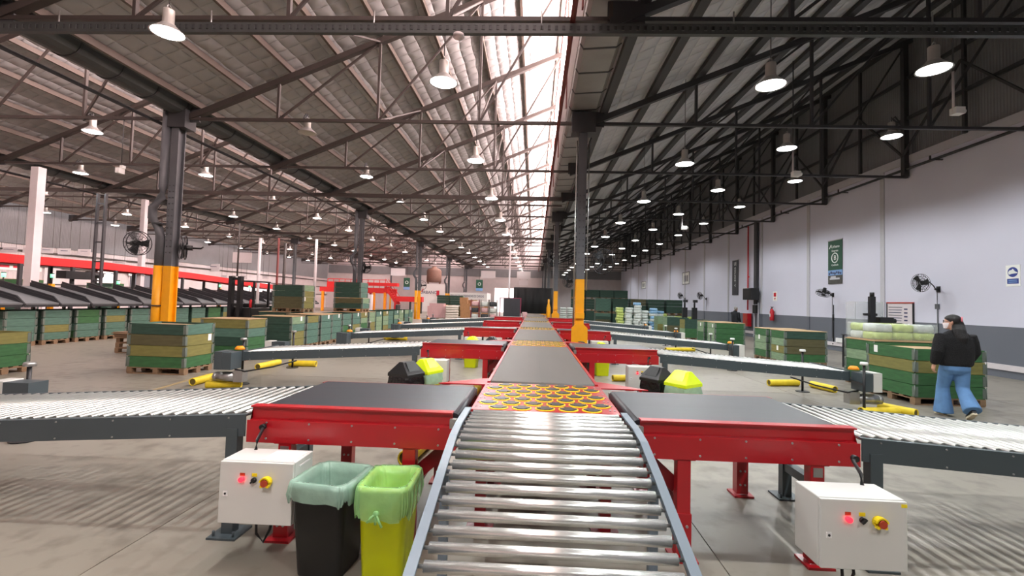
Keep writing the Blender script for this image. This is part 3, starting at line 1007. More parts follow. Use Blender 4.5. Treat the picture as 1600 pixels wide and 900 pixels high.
# ---- red side belts
def side_belt(s, label):
    o = thing('side_belt_conveyor', label, 'belt conveyor', (CX, 3.2, 0), group='red side belts')
    X0, X1, D = 0.61, 2.07, 1.1
    part('belt', belt_loft(min(s * 0.6, s * 2.04), max(s * 0.6, s * 2.04), 0.045, D - 0.045, 0.888, 0.085, 'x'), 'belt', o)
    for yy, sg, nm in ((0.0, -1, 'front_rail'), (D, 1, 'rear_rail')):
        dz = 0.0 if sg < 0 else -0.03
        pr = [(yy + sg * 0.035, 0.905), (yy - sg * 0.04, 0.905), (yy - sg * 0.04, 0.897), (yy - sg * 0.004, 0.892), (yy - sg * 0.004, 0.815), (yy + sg * 0.035, 0.81), (yy + sg * 0.035, 0.8), (yy + sg * 0.006, 0.8),
              (yy + sg * 0.006, 0.895), (yy + sg * 0.035, 0.895)]
        pr = [(u, v + dz) for u, v in pr]
        r_ = part(nm, MB().extrude(pr, s * X0 + s * 0.03, s * X1 - s * 0.02, 'x'), 'red', o)
        p_ = part('side_panel', MB().box(s * X0, s * X1, yy + sg * 0.038, yy + sg * 0.03, 0.665, 0.806).box(s * X0, s * X1, yy + sg * 0.038, yy - sg * 0.02, 0.655, 0.665), 'red', o)
        bm_ = MB()
        for k in range(5):
            for zz in (0.685, 0.793):
                xx = s * (X0 + 0.12 + 0.3 * k)
                bm_.cyl((xx, yy + sg * 0.037, zz), (xx, yy + sg * 0.043, zz), 0.007, 8)
        part('screw', bm_, 'metal', p_)
        part('bearing_bracket', MB().box(s * X0, s * (X0 + 0.045), yy + sg * 0.04, yy - sg * 0.01, 0.8, 0.862).cyl((s * (X0 + 0.022), yy + sg * 0.04, 0.83), (s * (X0 + 0.022), yy + sg * 0.05, 0.83), 0.012, 8), 'metal', o)
    part('end_cover', MB().box(s * (X1 - 0.02), s * X1, 0.02, D - 0.02, 0.665, 0.8), 'red', o)
    for xx, yy in ((0.93, 0.0), (0.93, D), (1.8, 0.0), (1.8, D)):
        g = MB().box(s * xx - 0.045, s * xx + 0.045, yy - 0.03, yy + 0.05, 0.16, 0.66)
        l_ = part('leg', g, 'red', o, bev=0.004)
        part('foot_plate', MB().box(s * xx - 0.05, s * xx + 0.05, yy - 0.036, yy - 0.03, 0.02, 0.3).box(s * xx - 0.05, s * xx - 0.044, yy - 0.03, yy + 0.05, 0.02, 0.3).box(s * xx + 0.044, s * xx + 0.05, yy - 0.03, yy + 0.05, 0.02, 0.3).box(s * xx - 0.085, s * xx + 0.085, yy - 0.08, yy + 0.09, 0, 0.016), 'red', l_)
        bm_ = MB()
        for dx in (-0.02, 0.02):
            for zz in (0.1, 0.22):
                bm_.cyl((s * xx + dx, yy - 0.036, zz), (s * xx + dx, yy - 0.044, zz), 0.009, 8)
        part('leg_bolt', bm_, 'metal', l_)
        part('leg_flange', MB().box(s * xx - 0.075, s * xx + 0.075, yy - 0.03, yy + 0.06, 0.648, 0.658), 'red', l_)
    part('name_plate', MB().box(s * 1.8 - 0.03, s * 1.8 + 0.03, -0.034, -0.03, 0.575, 0.635), 'metal', o)
    for yy in (0.02, D - 0.02):
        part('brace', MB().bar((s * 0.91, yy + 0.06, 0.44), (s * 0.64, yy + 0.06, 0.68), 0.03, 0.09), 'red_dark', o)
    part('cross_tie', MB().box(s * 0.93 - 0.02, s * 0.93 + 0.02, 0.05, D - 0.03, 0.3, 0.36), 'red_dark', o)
    part('drive_motor', MB().cyl((s * 1.2, 0.3, 0.74), (s * 1.2, 0.8, 0.74), 0.07, 14).cbox((s * 1.2, 0.22, 0.74), (0.15, 0.15, 0.14)), 'metal', o)
    return o


SIDE = {-1: 'bin side', 1: 'white-wall side'}
sb_l = side_belt(-1, 'red framed black side belt of the nearest station, behind the two open bins')
sb_r = side_belt(1, 'red framed black side belt of the nearest station, on the white-wall side')
for k in range(1, NSTN):
    dup(sb_l, (CX, 3.2 + STN[k], 0), 'red framed side belt on the crate side, %s station from the camera' % ORD[k])
    dup(sb_r, (CX, 3.2 + STN[k], 0), 'red framed side belt on the white-wall side, %s station from the camera' % ORD[k])

# ---- grey roller side conveyors
roll_side = MB().cyl((0, 0.06, 0), (0, 1.06, 0), 0.0205, 12).cyl((0, 0.03, 0), (0, 1.09, 0), 0.007, 6).data('roller', 'zinc')


def side_roller(s, label, cap_m):
    o = thing('roller_conveyor', label, 'roller conveyor', (CX, 3.2, 0), group='gravity roller conveyors')
    XA, XB, D = 2.1, 5.28, 1.12
    za, zb = 0.835, 0.64

    def zz(x):
        return za + (zb - za) * (x - XA) / (XB - XA)
    for yy, sg in ((0.0, -1), (D, 1)):
        ring = [(s * XA, za), (s * XB, zb), (s * XB, zb - 0.152), (s * XA, za - 0.152)]
        b = MB().extrude([(u, v) for u, v in ring], yy, yy + sg * 0.008, 'y')
        b.extrude([(s * XA, za), (s * XB, zb), (s * XB, zb - 0.008), (s * XA, za - 0.008)], yy, yy - sg * 0.03, 'y')
        r_ = part('side_rail', b, 'rail', o)
        bm_ = MB()
        for k in range(8):
            xx = XA + 0.12 + 0.42 * k
            for dz in (0.02, 0.135):
                bm_.cyl((s * xx, yy + sg * 0.008, zz(xx) - dz), (s * xx, yy + sg * 0.014, zz(xx) - dz), 0.006, 6)
        part('rail_screw', bm_, 'metal', r_)
    x = XA + 0.05
    while x < XB - 0.02:
        link('roller', roll_side, o, (s * x, 0, zz(x) - 0.012)); x += 0.0885
    for yy in (0.02, D - 0.02):
        l_ = part('leg', MB().box(s * (XA + 0.05), s * (XA + 0.13), yy - 0.035, yy + 0.035, 0.014, za - 0.1), 'rail', o)
        part('foot_plate', MB().box(s * (XA - 0.01), s * (XA + 0.19), yy - 0.1, yy + 0.1, 0, 0.014).cyl((s * XA + s * 0.02, yy - 0.07, 0.01), (s * XA + s * 0.02, yy - 0.07, 0.05), 0.008, 6).cyl((s * XA + s * 0.16, yy - 0.07, 0.01), (s * XA + s * 0.16, yy - 0.07, 0.05), 0.008, 6), 'rail', l_)
    part('tie_beam', MB().box(s * (XA + 0.06), s * (XA + 0.12), 0.03, D - 0.03, 0.24, 0.31).box(s * (XA + 0.05), s * (XA + 0.13), 0.03, D - 0.03, 0.31, 0.318), 'rail', o)
    # end posts
    PX_ = ((5.5, 0.32), (5.66, 1.72)) if s < 0 else ((5.22, -0.45), (5.42, 1.6))
    for ex, yy in PX_:
        p_ = part('end_post', MB().cyl((s * ex, yy, 0.01), (s * ex, yy, 0.82), 0.022, 10).cyl((s * ex, yy, 0), (s * ex, yy, 0.014), 0.13, 14), 'black', o)
        part('post_cap', MB().lathe([(0, 0.86), (0.05, 0.86), (0.056, 0.84), (0.056, 0.815), (0.024, 0.81), (0, 0.81)], (s * ex, yy, 0), 14), cap_m, p_)
    part('stop_bar', MB().bar((s * PX_[0][0], PX_[0][1], 0.5), (s * 5.3, 0.0 if s > 0 else 0.3, 0.5), 0.03, 0.03).bar((s * PX_[1][0], PX_[1][1], 0.45), (s * 5.28, D, 0.53), 0.025, 0.025), 'black', o)
    part('end_plate', MB().box(s * XB, s * (XB + 0.02), -0.01, D + 0.01, zb - 0.16, zb + 0.02), 'rail', o)
    eb = part('end_box', MB().box(s * 5.3, s * 5.46, -0.32, -0.02, 0.36, 0.66), 'rail', o, bev=0.006)
    part('box_door', MB().box(s * 5.46, s * 5.6, -0.32, -0.02, 0.36, 0.67), 'cabinet' if s > 0 else 'rail', eb)
    if s < 0:
        eb = part('drive_box', MB().box(-5.75, -5.6, 1.42, 1.62, 0.53, 0.7), 'cabinet', o, bev=0.005)
        part('drive_cover', MB().box(-5.6, -5.32, 1.42, 1.62, 0.54, 0.69), 'rail', eb)
    part('gear_motor', MB().cyl((s * 5.3, -0.16, 0.22), (s * 5.62, -0.16, 0.22), 0.085, 16).cyl((s * 5.62, -0.16, 0.22), (s * 5.68, -0.16, 0.22), 0.078, 16).cbox((s * 5.22, -0.16, 0.24), (0.16, 0.16, 0.2)), 'metal', o)
    part('beacon', MB().lathe([(0, 0.06), (0.05, 0.06), (0.075, 0.035), (0.085, 0.0), (0, 0)], (s * 5.36, 0.0, 0.66 + 0.02), 14), 'orange', o)
    part('motor_cable', MB().tube([(s * 5.3, -0.2, 0.36), (s * 5.1, -0.24, 0.33), (s * 4.7, -0.06, 0.4), (s * 4.3, -0.02, 0.52)], 0.014, 6), 'black', o)
    return o


rc_l = side_roller(-1, 'long grey gravity roller conveyor of the nearest station, above striped floor shadow', 'metal')
rc_r = side_roller(1, 'long grey gravity roller conveyor of the nearest station, between woman and camera', 'white')
for k in range(1, NSTN):
    q_ = dup(rc_l, (CX, 3.2 + STN[k], 0), 'grey gravity roller conveyor running to the crate line, %s station from the camera' % ORD[k])
    [c for c in COL.objects if c.parent == q_ and c.name.startswith('end_post')][1].location.y += 0.7
    dup(rc_r, (CX, 3.2 + STN[k], 0), 'grey gravity roller conveyor running towards the white wall, %s station from the camera' % ORD[k])

# ---- control cabinets under the red belts
def cabinet(x, y, label, paper=False, sticker=False):
    o = thing('control_box', label, 'control box', (x, y, 0), group='control boxes')
    W_, D_, z0, z1 = 0.46, 0.24, 0.285, 0.66
    c = part('cabinet_body', MB().box(-W_ / 2, W_ / 2, 0.014, D_, z0, z1), 'cabinet', o, bev=0.006)
    part('cabinet_door', MB().box(-W_ / 2 + 0.002, W_ / 2 - 0.002, -0.006, 0.012, z0 + 0.002, z1 - 0.004), 'cabinet', o, bev=0.004)
    part('mount_bracket', MB().box(-0.05, 0.05, D_, D_ + 0.12, z0 + 0.05, z1 - 0.05), 'red_dark', o)
    u = part('lit_button', MB().cyl((-0.085, -0.006, 0.555), (-0.085, -0.026, 0.555), 0.015, 14), 'redbtn', o, label='glowing red push button')
    part('button_tag', MB().box(-0.1, -0.07, -0.009, -0.006, 0.575, 0.592), 'estopred', o)
    sw = part('selector_switch', MB().cyl((-0.01, -0.006, 0.552), (-0.01, -0.02, 0.552), 0.016, 14), 'black', o)
    part('switch_lever', MB().bar((-0.022, -0.026, 0.54), (0.002, -0.026, 0.564), 0.012, 0.01), 'blackplastic', sw)
    part('switch_tag', MB().box(-0.026, 0.006, -0.009, -0.006, 0.573, 0.592), 'estopyellow', o)
    eb = MB().extrude([(0.031 * cos(2 * pi * k / 16) + 0.072, 0.031 * sin(2 * pi * k / 16) + 0.548) for k in range(16)], -0.024, -0.006, 'y')
    eb.extrude([(0.072 + 0.034 * cos(a), 0.548 + 0.034 * sin(a)) for a in [pi * 0.05 + pi * 0.9 * k / 8 for k in range(9)]] + [(0.072 + 0.026 * cos(a), 0.548 + 0.026 * sin(a)) for a in [pi * 0.95 - pi * 0.9 * k / 8 for k in range(9)]], -0.045, -0.02, 'y')
    eb.box(0.046, 0.06, -0.045, -0.02, 0.522, 0.536).box(0.084, 0.098, -0.045, -0.02, 0.522, 0.536)
    e_ = part('stop_guard', eb, 'estopyellow', o)
    part('stop_knob', MB().cyl((0.072, -0.02, 0.548), (0.072, -0.042, 0.548), 0.016, 16).cyl((0.072, -0.042, 0.548), (0.072, -0.05, 0.548), 0.021, 16), 'estopred', e_)
    lk = part('door_lock', MB().box(-W_ / 2 + 0.03, -W_ / 2 + 0.058, -0.011, -0.006, 0.45, 0.48), 'white', o)
    part('lock_slot', MB().cyl((-W_ / 2 + 0.044, -0.011, 0.465), (-W_ / 2 + 0.044, -0.013, 0.465), 0.007, 8), 'black', lk)
    part('conduit', MB().tube([(-0.14 if not sticker else 0.14, D_ - 0.03, z1), (-0.14 if not sticker else 0.14, D_ - 0.02, z1 + 0.06), (-0.17 if not sticker else 0.17, D_ + 0.09, z1 + 0.1), (-0.18 if not sticker else 0.19, D_ + 0.105, 0.77)], 0.011, 8), 'black', o)
    part('conduit_elbow', MB().cyl((-0.18 if not sticker else 0.19, D_ + 0.09, 0.77), (-0.18 if not sticker else 0.19, D_ + 0.12, 0.77), 0.02, 10), 'black', o)
    part('cable_loop', MB().tube([(-0.05, 0.1, z0), (-0.045, 0.1, 0.18), (-0.01, 0.12, 0.12), (0.03, 0.12, 0.2), (0.035, 0.14, z0)], 0.009, 6), 'black', o)
    if paper:
        part('paper_sheet', MB().box(0.01, 0.21, 0.03, 0.2, z1, z1 + 0.003), 'paper', o)
        part('side_slot', MB().box(W_ / 2, W_ / 2 + 0.002, 0.06, 0.2, 0.615, 0.625), 'white', o)
    if sticker:
        part('sticker', MB().box(W_ / 2 - 0.034, W_ / 2 - 0.004, -0.008, -0.006, z1 - 0.034, z1 - 0.016), 'sticker', o)
    return o


cb_l = cabinet(-1.66, 2.79, 'pale grey control box with papers on top, beside the open black bin', paper=True)
cb_r = cabinet(1.81, 2.62, 'pale grey control box with yellow corner sticker, nearest on the white-wall side', sticker=True)
for k in range(1, NSTN):
    dup(cb_l, (-1.66, 2.79 + STN[k], 0), 'grey control box under the crate-side red belt, %s station from the camera' % ORD[k], skip=('paper_sheet',))
    dup(cb_r, (1.81, 2.79 + STN[k], 0), 'grey control box under the wall-side red belt, %s station from the camera' % ORD[k], skip=('sticker',))


# ================================================================== BINS
def rrect(w, d, r, z, n=4, cx=0, cy=0, wob=0, ph=0):
    pts = []
    for qx, qy, a0 in ((1, 1, 0), (-1, 1, pi / 2), (-1, -1, pi), (1, -1, 1.5 * pi)):
        for k in range(n + 1):
            a = a0 + pi / 2 * k / n
            pts.append((cx + qx * (w / 2 - r) + r * cos(a), cy + qy * (d / 2 - r) + r * sin(a), z))
    if wob:
        pts = [(x, y, z + wob * sin(3.1 * i + ph) * cos(1.7 * i)) for i, (x, y, z) in enumerate(pts)]
    return pts


def dense(ring, k=3):
    out = []
    for i, p in enumerate(ring):
        q = ring[(i + 1) % len(ring)]
        for j in range(k):
            t = j / k
            out.append(tuple(p[a] + (q[a] - p[a]) * t for a in range(3)))
    return out


def bin_body(w, d, h, m, o, bw, bd):
    b = MB()
    b.loft([rrect(bw, bd, 0.03, 0.0), rrect(bw + 0.01, bd + 0.01, 0.035, 0.01), rrect(w, d, 0.04, h - 0.03), rrect(w + 0.015, d + 0.015, 0.045, h - 0.028), rrect(w + 0.015, d + 0.015, 0.045, h),
            rrect(w - 0.012, d - 0.012, 0.035, h), rrect(w - 0.02, d - 0.02, 0.035, h - 0.03), rrect(bw - 0.02, bd - 0.02, 0.025, 0.012)])
    return part('bin_body', b, m, o)


def liner(w, d, h, m, o, drop, inside=0.4, knot=True, ph=0.0):
    rnd = random.Random(int(ph * 10) + 3)
    rings = []

    def ring(ww, dd, z, amp, zamp):
        r0 = dense(rrect(ww, dd, 0.05, z), 4)
        out = []
        for i, (x, y, zz_) in enumerate(r0):
            k = 1 + amp * sin(i * 1.9 + ph) + amp * 0.6 * rnd.uniform(-1, 1)
            out.append((x * k, y * k, zz_ + zamp * sin(i * 0.37 + ph) + zamp * 0.5 * rnd.uniform(-1, 1)))
        return out
    rings.append(ring(w + 0.03, d + 0.03, h - drop, 0.03, 0.018))
    rings.append(ring(w + 0.045, d + 0.045, h - drop * 0.6, 0.025, 0.008))
    rings.append(ring(w + 0.04, d + 0.04, h - 0.02, 0.012, 0.004))
    rings.append(ring(w + 0.03, d + 0.03, h + 0.008, 0.006, 0.003))
    rings.append(ring(w - 0.03, d - 0.03, h + 0.006, 0.004, 0.002))
    rings.append(ring(w - 0.05, d - 0.05, h - 0.05, 0.008, 0.003))
    rings.append(ring(w - 0.095, d - 0.095, h - 0.2, 0.012, 0.01))
    rings.append(ring(w - 0.15, d - 0.15, h - inside, 0.02, 0.02))
    b = MB().loft(rings, False, True)
    l_ = part('bin_liner', b, m, o, label='translucent green bag folded over the rim')
    if knot:
        kb = MB().sphere((-0.02, -d / 2 - 0.035, h - drop * 0.75), 0.02, 0.014, 0.016, 8, 6)
        for dx, dz in ((-0.05, -0.05), (0.035, -0.075), (0.0, -0.06)):
            kb.tube([(-0.02, -d / 2 - 0.035, h - drop * 0.75), (-0.02 + dx * 0.6, -d / 2 - 0.05, h - drop * 0.75 + dz * 0.5), (-0.02 + dx, -d / 2 - 0.04, h - drop * 0.75 + dz)], 0.008, 5)
        part('liner_knot', kb, m, l_)
    return l_


bk = thing('waste_bin', 'tall black bin with pale green bag, beside the pale control box', 'bin', (-1.235, 2.9, 0), rad(-6))
bin_body(0.345, 0.36, 0.56, 'blackplastic', bk, 0.27, 0.27)
liner(0.345, 0.36, 0.56, 'liner', bk, 0.1, 0.36, False, 0.6)
lb = thing('waste_bin', 'tall lime yellow bin with knotted green bag, beside the roller infeed', 'bin', (-0.865, 2.9, 0), rad(1))
bin_body(0.29, 0.36, 0.56, 'lime', lb, 0.235, 0.28)
liner(0.29, 0.36, 0.56, 'linerlime', lb, 0.17, 0.4, True, 2.2)


def swing_bin(name_label, x, y, rz, body, lidm, flapm):
    o = thing('swing_lid_bin', name_label, 'bin', (x, y, 0), rz, 'swing-lid bins')
    w, d, h = 0.33, 0.36, 0.56
    bin_body(w, d, h, body, o, 0.25, 0.28)
    rings = []
    rnd = random.Random(int(x * 100))
    for z, e in ((h - 0.16, 0.02), (h - 0.1, 0.05), (h - 0.02, 0.03), (h + 0.004, 0.02)):
        rings.append([(px * (1 + rnd.uniform(-0.03, 0.03)), py * (1 + rnd.uniform(-0.03, 0.03)), pz) for px, py, pz in dense(rrect(w + e, d + e, 0.05, z), 3)])
    part('bag_skirt', MB().loft(rings, False), 'blackfilm' if lidm == 'blackplastic' else 'liner', o)
    lid = MB()
    A = [(-w / 2 - 0.015, -d / 2 - 0.015, h), (w / 2 + 0.015, -d / 2 - 0.015, h), (w / 2 + 0.015, d / 2 + 0.015, h), (-w / 2 - 0.015, d / 2 + 0.015, h)]
    up = [(px, py, h + 0.045) for px, py, _ in A]
    top_ = [(-w / 2 + 0.05, -0.035, h + 0.21), (w / 2 - 0.05, -0.035, h + 0.21), (w / 2 - 0.05, 0.035, h + 0.21), (-w / 2 + 0.05, 0.035, h + 0.21)]
    lid.add(A + up + top_, [(3, 2, 1, 0), (0, 1, 5, 4), (1, 2, 6, 5), (2, 3, 7, 6), (3, 0, 4, 7), (4, 5, 9, 8), (5, 6, 10, 9), (6, 7, 11, 10), (7, 4, 8, 11), (8, 9, 10, 11)])
    l_ = part('bin_lid', lid, lidm, o, bev=0.008)
    part('lid_flap', MB().add([(-w / 2 + 0.06, -d / 2 + 0.03, h + 0.075), (w / 2 - 0.06, -d / 2 + 0.03, h + 0.075), (w / 2 - 0.075, -0.06, h + 0.2), (-w / 2 + 0.075, -0.06, h + 0.2),
                               (-w / 2 + 0.06, -d / 2 + 0.02, h + 0.085), (w / 2 - 0.06, -d / 2 + 0.02, h + 0.085), (w / 2 - 0.075, -0.068, h + 0.21), (-w / 2 + 0.075, -0.068, h + 0.21)],
                              [(3, 2, 1, 0), (4, 5, 6, 7), (0, 1, 5, 4), (1, 2, 6, 5), (2, 3, 7, 6), (3, 0, 4, 7)]), flapm, l_)
    return o


swing_bin('black swing-lid bin with black bag, before the second crate-side control box', -1.82, 6.65, rad(62), 'blackplastic', 'blackplastic', 'blackplastic')
swing_bin('lime swing-lid bin behind the black one at the second crate-side station', -1.62, 7.02, rad(62), 'lime', 'limelid', 'limelid')
swing_bin('black swing-lid bin behind the lime one at the second wall-side station', 1.86, 6.98, rad(-55), 'blackplastic', 'blackplastic', 'blackplastic')
swing_bin('lime swing-lid bin in front at the second wall-side station', 2.12, 6.62, rad(-52), 'lime', 'limelid', 'limelid')
swing_bin('black lidded bin at the third crate-side station', -1.06, 11.72, rad(80), 'blackplastic', 'blackplastic', 'blackplastic')
swing_bin('lime lidded bin at the third crate-side station', -1.54, 11.6, rad(80), 'lime', 'limelid', 'limelid')
swing_bin('lime lidded bin at the third wall-side station, behind the yellow guard', 1.62, 11.0, rad(-85), 'lime', 'limelid', 'limelid')
swing_bin('black lidded bin at the third wall-side station, close to the main belt', 1.16, 11.05, rad(-85), 'blackplastic', 'blackplastic', 'blackplastic')


# ================================================================== YELLOW FLOOR BUMPERS
def bumper(p, q, label, r=0.07):
    p, q = Vector(p), Vector(q)
    d = (q - p).normalized() * 0.0
    o = thing('floor_bumper', label, 'bumper', p, 0, 'yellow floor bumpers')
    v = q - p
    ln = v.length
    o.rotation_euler = (0, 0, atan2(v.y, v.x))
    b = MB().lathe([(r * 0.8, 0.02), (r * 0.8, 0), (r * 0.96, 0), (r, 0.012), (r, ln * 0.5), (r, ln - 0.012), (r * 0.96, ln), (r * 0.8, ln), (r * 0.8, ln - 0.02)], (0, 0, r), 16, 'x')
    part('sleeve', b, 'yellowtube', o)
    part('core', MB().cyl((0.015, 0, r), (ln - 0.015, 0, r), r * 0.82, 12), 'tubein', o)
    return o


def bump_px(x0, y0, x1, y1, label):
    bumper(at_z(x0, y0), at_z(x1, y1), label)


bump_px(300, 603, 341, 592, 'yellow bumper lying aslant beside the green crate, rear of two crossed')
bump_px(322, 607, 377, 606, 'yellow bumper in front of the aslant one, behind the nearest crate-side rollers')
bump_px(402, 578, 436, 570, 'yellow bumper aslant under the second crate-side roller conveyor')
bump_px(452, 572, 494, 573, 'yellow bumper beside the post under the second crate-side roller conveyor')
bump_px(600, 531, 636, 532, 'yellow bumper under the third crate-side roller conveyor')
bump_px(1201, 603, 1247, 603, 'yellow bumper behind the post of the second wall-side roller conveyor')
bump_px(1268, 605, 1305, 614, 'yellow bumper aslant near the post of the second wall-side roller conveyor')
bump_px(1374, 641, 1432, 653, 'yellow bumper aslant before the stacked crates near the woman, rear of two')
bump_px(1345, 650, 1402, 650, 'yellow bumper in front of the aslant one, behind the nearest wall-side rollers')
bump_px(1040, 549, 1085, 549, 'yellow bumper under the third wall-side roller conveyor')
bumper((-1.25, 4.62, 0), (-1.18, 5.25, 0), 'yellow bumper with dark open end under the nearest crate-side red belt', 0.08)
bumper((-1.02, 7.95, 0), (-0.98, 8.8, 0), 'yellow bumper with open end under the second crate-side red belt', 0.08)
bump_px(722, 561, 745, 561, 'yellow bumper behind the lime bin of the third crate-side station')
bumper((1.75, 10.2, 0), (2.2, 10.3, 0), 'yellow bumper beside the lime bin of the third wall-side station', 0.07)
# ================================================================== CRATES
CL, CW, RH = 1.2, 0.82, 0.222
PAL_H = 0.14
boards = {}


def board(dim, m, jig):
    k = (dim, m, jig)
    if k not in boards:
        lx, ly = dim
        r = random.Random(jig + 5)
        h = RH - 0.008
        b = MB().box(-lx / 2, lx / 2, -ly / 2, ly / 2, 0.0, h / 2 - 0.002).box(-lx / 2, lx / 2, -ly / 2 + 0.002, ly / 2 - 0.002, h / 2 - 0.002, h / 2 + 0.002).box(-lx / 2, lx / 2, -ly / 2, ly / 2, h / 2 + 0.002, h)
        boards[k] = b.data('board', m)
    return boards[k]


def hinge_mesh():
    if 'h' not in boards:
        b = MB().box(-0.005, 0.055, -0.006, 0.0, 0.012, RH - 0.03).box(-0.006, 0.0, -0.006, 0.055, 0.012, RH - 0.03)
        for z in (0.04, RH - 0.05):
            b.cyl((0.03, -0.006, z), (0.03, -0.01, z), 0.008, 6).cyl((-0.006, 0.04, z), (-0.01, 0.04, z), 0.008, 6)
        b.cyl((-0.008, -0.008, 0.005), (-0.008, -0.008, RH - 0.005), 0.007, 6)
        boards['h'] = b.data('corner_hinge', 'hinge')
    return boards['h']


def pallet_parts(o, w=CL, d=CW, z0=0.0):
    k = ('pal', round(w, 2), round(d, 2))
    if k not in boards:
        deck = MB()
        n = 5
        for i in range(n):
            y = -d / 2 + 0.05 + (d - 0.1) * i / (n - 1)
            deck.box(-w / 2, w / 2, y - 0.048, y + 0.048, 0.118, 0.138)
        for x in (-w / 2 + 0.05, 0, w / 2 - 0.05):
            deck.box(x - 0.05, x + 0.05, -d / 2, d / 2, 0.098, 0.117)
        blk = MB().box(-0.05, 0.05, -0.06, 0.06, 0.02, 0.098)
        run = MB().box(-w / 2, w / 2, -0.05, 0.05, 0.0, 0.02)
        boards[k] = (deck.data('deck', 'wood'), blk.data('block', 'wood'), run.data('runner', 'wood'))
    dk, bl, rn = boards[k]
    p = link('pallet', dk, o, (0, 0, z0))
    for y in (-d / 2 + 0.06, 0, d / 2 - 0.06):
        link('runner', rn, p, (0, y, 0))
        for x in (-w / 2 + 0.05, 0, w / 2 - 0.05):
            link('block', bl, p, (x, y, 0))
    return p


PAL = {'D': 'greenD', 'G': 'green', 'T': 'greenT', 'L': 'greenL', 'O': 'olive', 'B': 'brownboard'}


def crate(x, y, z, front, side, label, w=CL, d=CW, rz=0.0, lid=None, paper=None, hinges=True, blocks=True, group='green pallet-collar crates', fill=False):
    """front/side: strings of row colours from the bottom up for the boards facing -y and the side boards"""
    o = thing('pallet_crate', label, 'crate', (x, y, z), rz, group)
    if blocks:
        pallet_parts(o, w, d)
    n = len(front)
    for i in range(n):
        zz = PAL_H + i * RH
        jig = i % 2
        ox = ((i * 7 + int(abs(x) * 10)) % 3 - 1) * 0.004
        for yy in (-d / 2 + 0.011, d / 2 - 0.011):
            link('board', board((round(w - 0.02, 3), 0.022), PAL[front[i]], jig), o, (ox, yy, zz))
        for xx in (-w / 2 + 0.011, w / 2 - 0.011):
            c = link('board', board((round(d - 0.05, 3), 0.022), PAL[side[i]], jig), o, (xx, 0, zz), (0, 0, pi / 2))
        if hinges:
            for (hx, hy, hr) in ((-w / 2, -d / 2, 0), (w / 2, -d / 2, pi / 2), (w / 2, d / 2, pi), (-w / 2, d / 2, -pi / 2)):
                link('corner_hinge', hinge_mesh(), o, (hx + ox, hy, zz), (0, 0, hr))
    top = PAL_H + n * RH
    if lid == 'ply':
        part('lid', MB().box(-w / 2 - 0.01, w / 2 + 0.01, -d / 2 - 0.01, d / 2 + 0.01, top, top + 0.015), 'ply', o)
    elif lid == 'in':
        part('lid', MB().box(-w / 2 + 0.03, w / 2 - 0.03, -d / 2 + 0.03, d / 2 - 0.03, top - 0.06, top - 0.045), 'ply', o)
    else:
        part('inner_floor', MB().box(-w / 2 + 0.03, w / 2 - 0.03, -d / 2 + 0.03, d / 2 - 0.03, PAL_H, PAL_H + 0.012), 'ply', o)
    if paper:
        for (fx, fz) in paper:
            if fx >= 0:
                part('paper_label', MB().box(w / 2 + 0.001, w / 2 + 0.003, -d / 2 + d * fx - 0.05, -d / 2 + d * fx + 0.05, fz - 0.07, fz + 0.07), 'paper', o)
            else:
                part('paper_label', MB().box(-w / 2 - 0.003, -w / 2 - 0.001, -d / 2 - d * fx - 0.05, -d / 2 - d * fx + 0.05, fz - 0.07, fz + 0.07), 'paper', o)
    return o, top + z


# the two crates nearest on the crate side
pA = at_z(286.7, 586.7)
crate(pA.x - CL / 2, pA.y + CW / 2, 0, 'GOBD', 'GOOT', 'green and olive crate with tan lid before the nearest riveted column', lid='in', paper=[(0.85, 0.72)])
crate(-10.75, 8.55, 0, 'GTO', 'GGO', 'green crate with olive top row, cut off at the picture edge by a grey post', lid=None)
crate(-7.78, 11.75, 0, 'GDTO', 'GGTO', 'green crate with olive top boards, first behind the tan-lidded crate', lid='ply')
rnd = random.Random(11)
combos = [('DDDD', 'OOTL'), ('DDDD', 'TTTO'), ('DDDD', 'TTTT'), ('TDDD', 'TTTT'), ('GGDD', 'GGTT'), ('DDDD', 'GOTT'), ('DDDD', 'TGLO'), ('OODD', 'OOLL'), ('DDTT', 'LLLT'), ('DDDD', 'OLLO'), ('BBDD', 'TTTT'),
          ('DDDD', 'TTLT'), ('DTDD', 'OLLL'), ('OBDD', 'TTTL'), ('DDDD', 'LLTT'), ('DDDT', 'TTTO'), ('BBBD', 'OOLL')]
yy = 13.9
row_y = []
for i in range(15):
    f, s = combos[i % len(combos)]
    crate(-7.8 + rnd.uniform(-0.03, 0.03), yy, 0, f, s, 'green crate in the line behind the roller conveyors, %s after the olive-topped one' % ORD[i], lid='ply' if i in (0, 2, 3, 6, 7) else None, paper=[(0.7, 0.96)] if i % 3 != 1 else None, hinges=yy < 21)
    row_y.append(yy)
    yy += 0.92
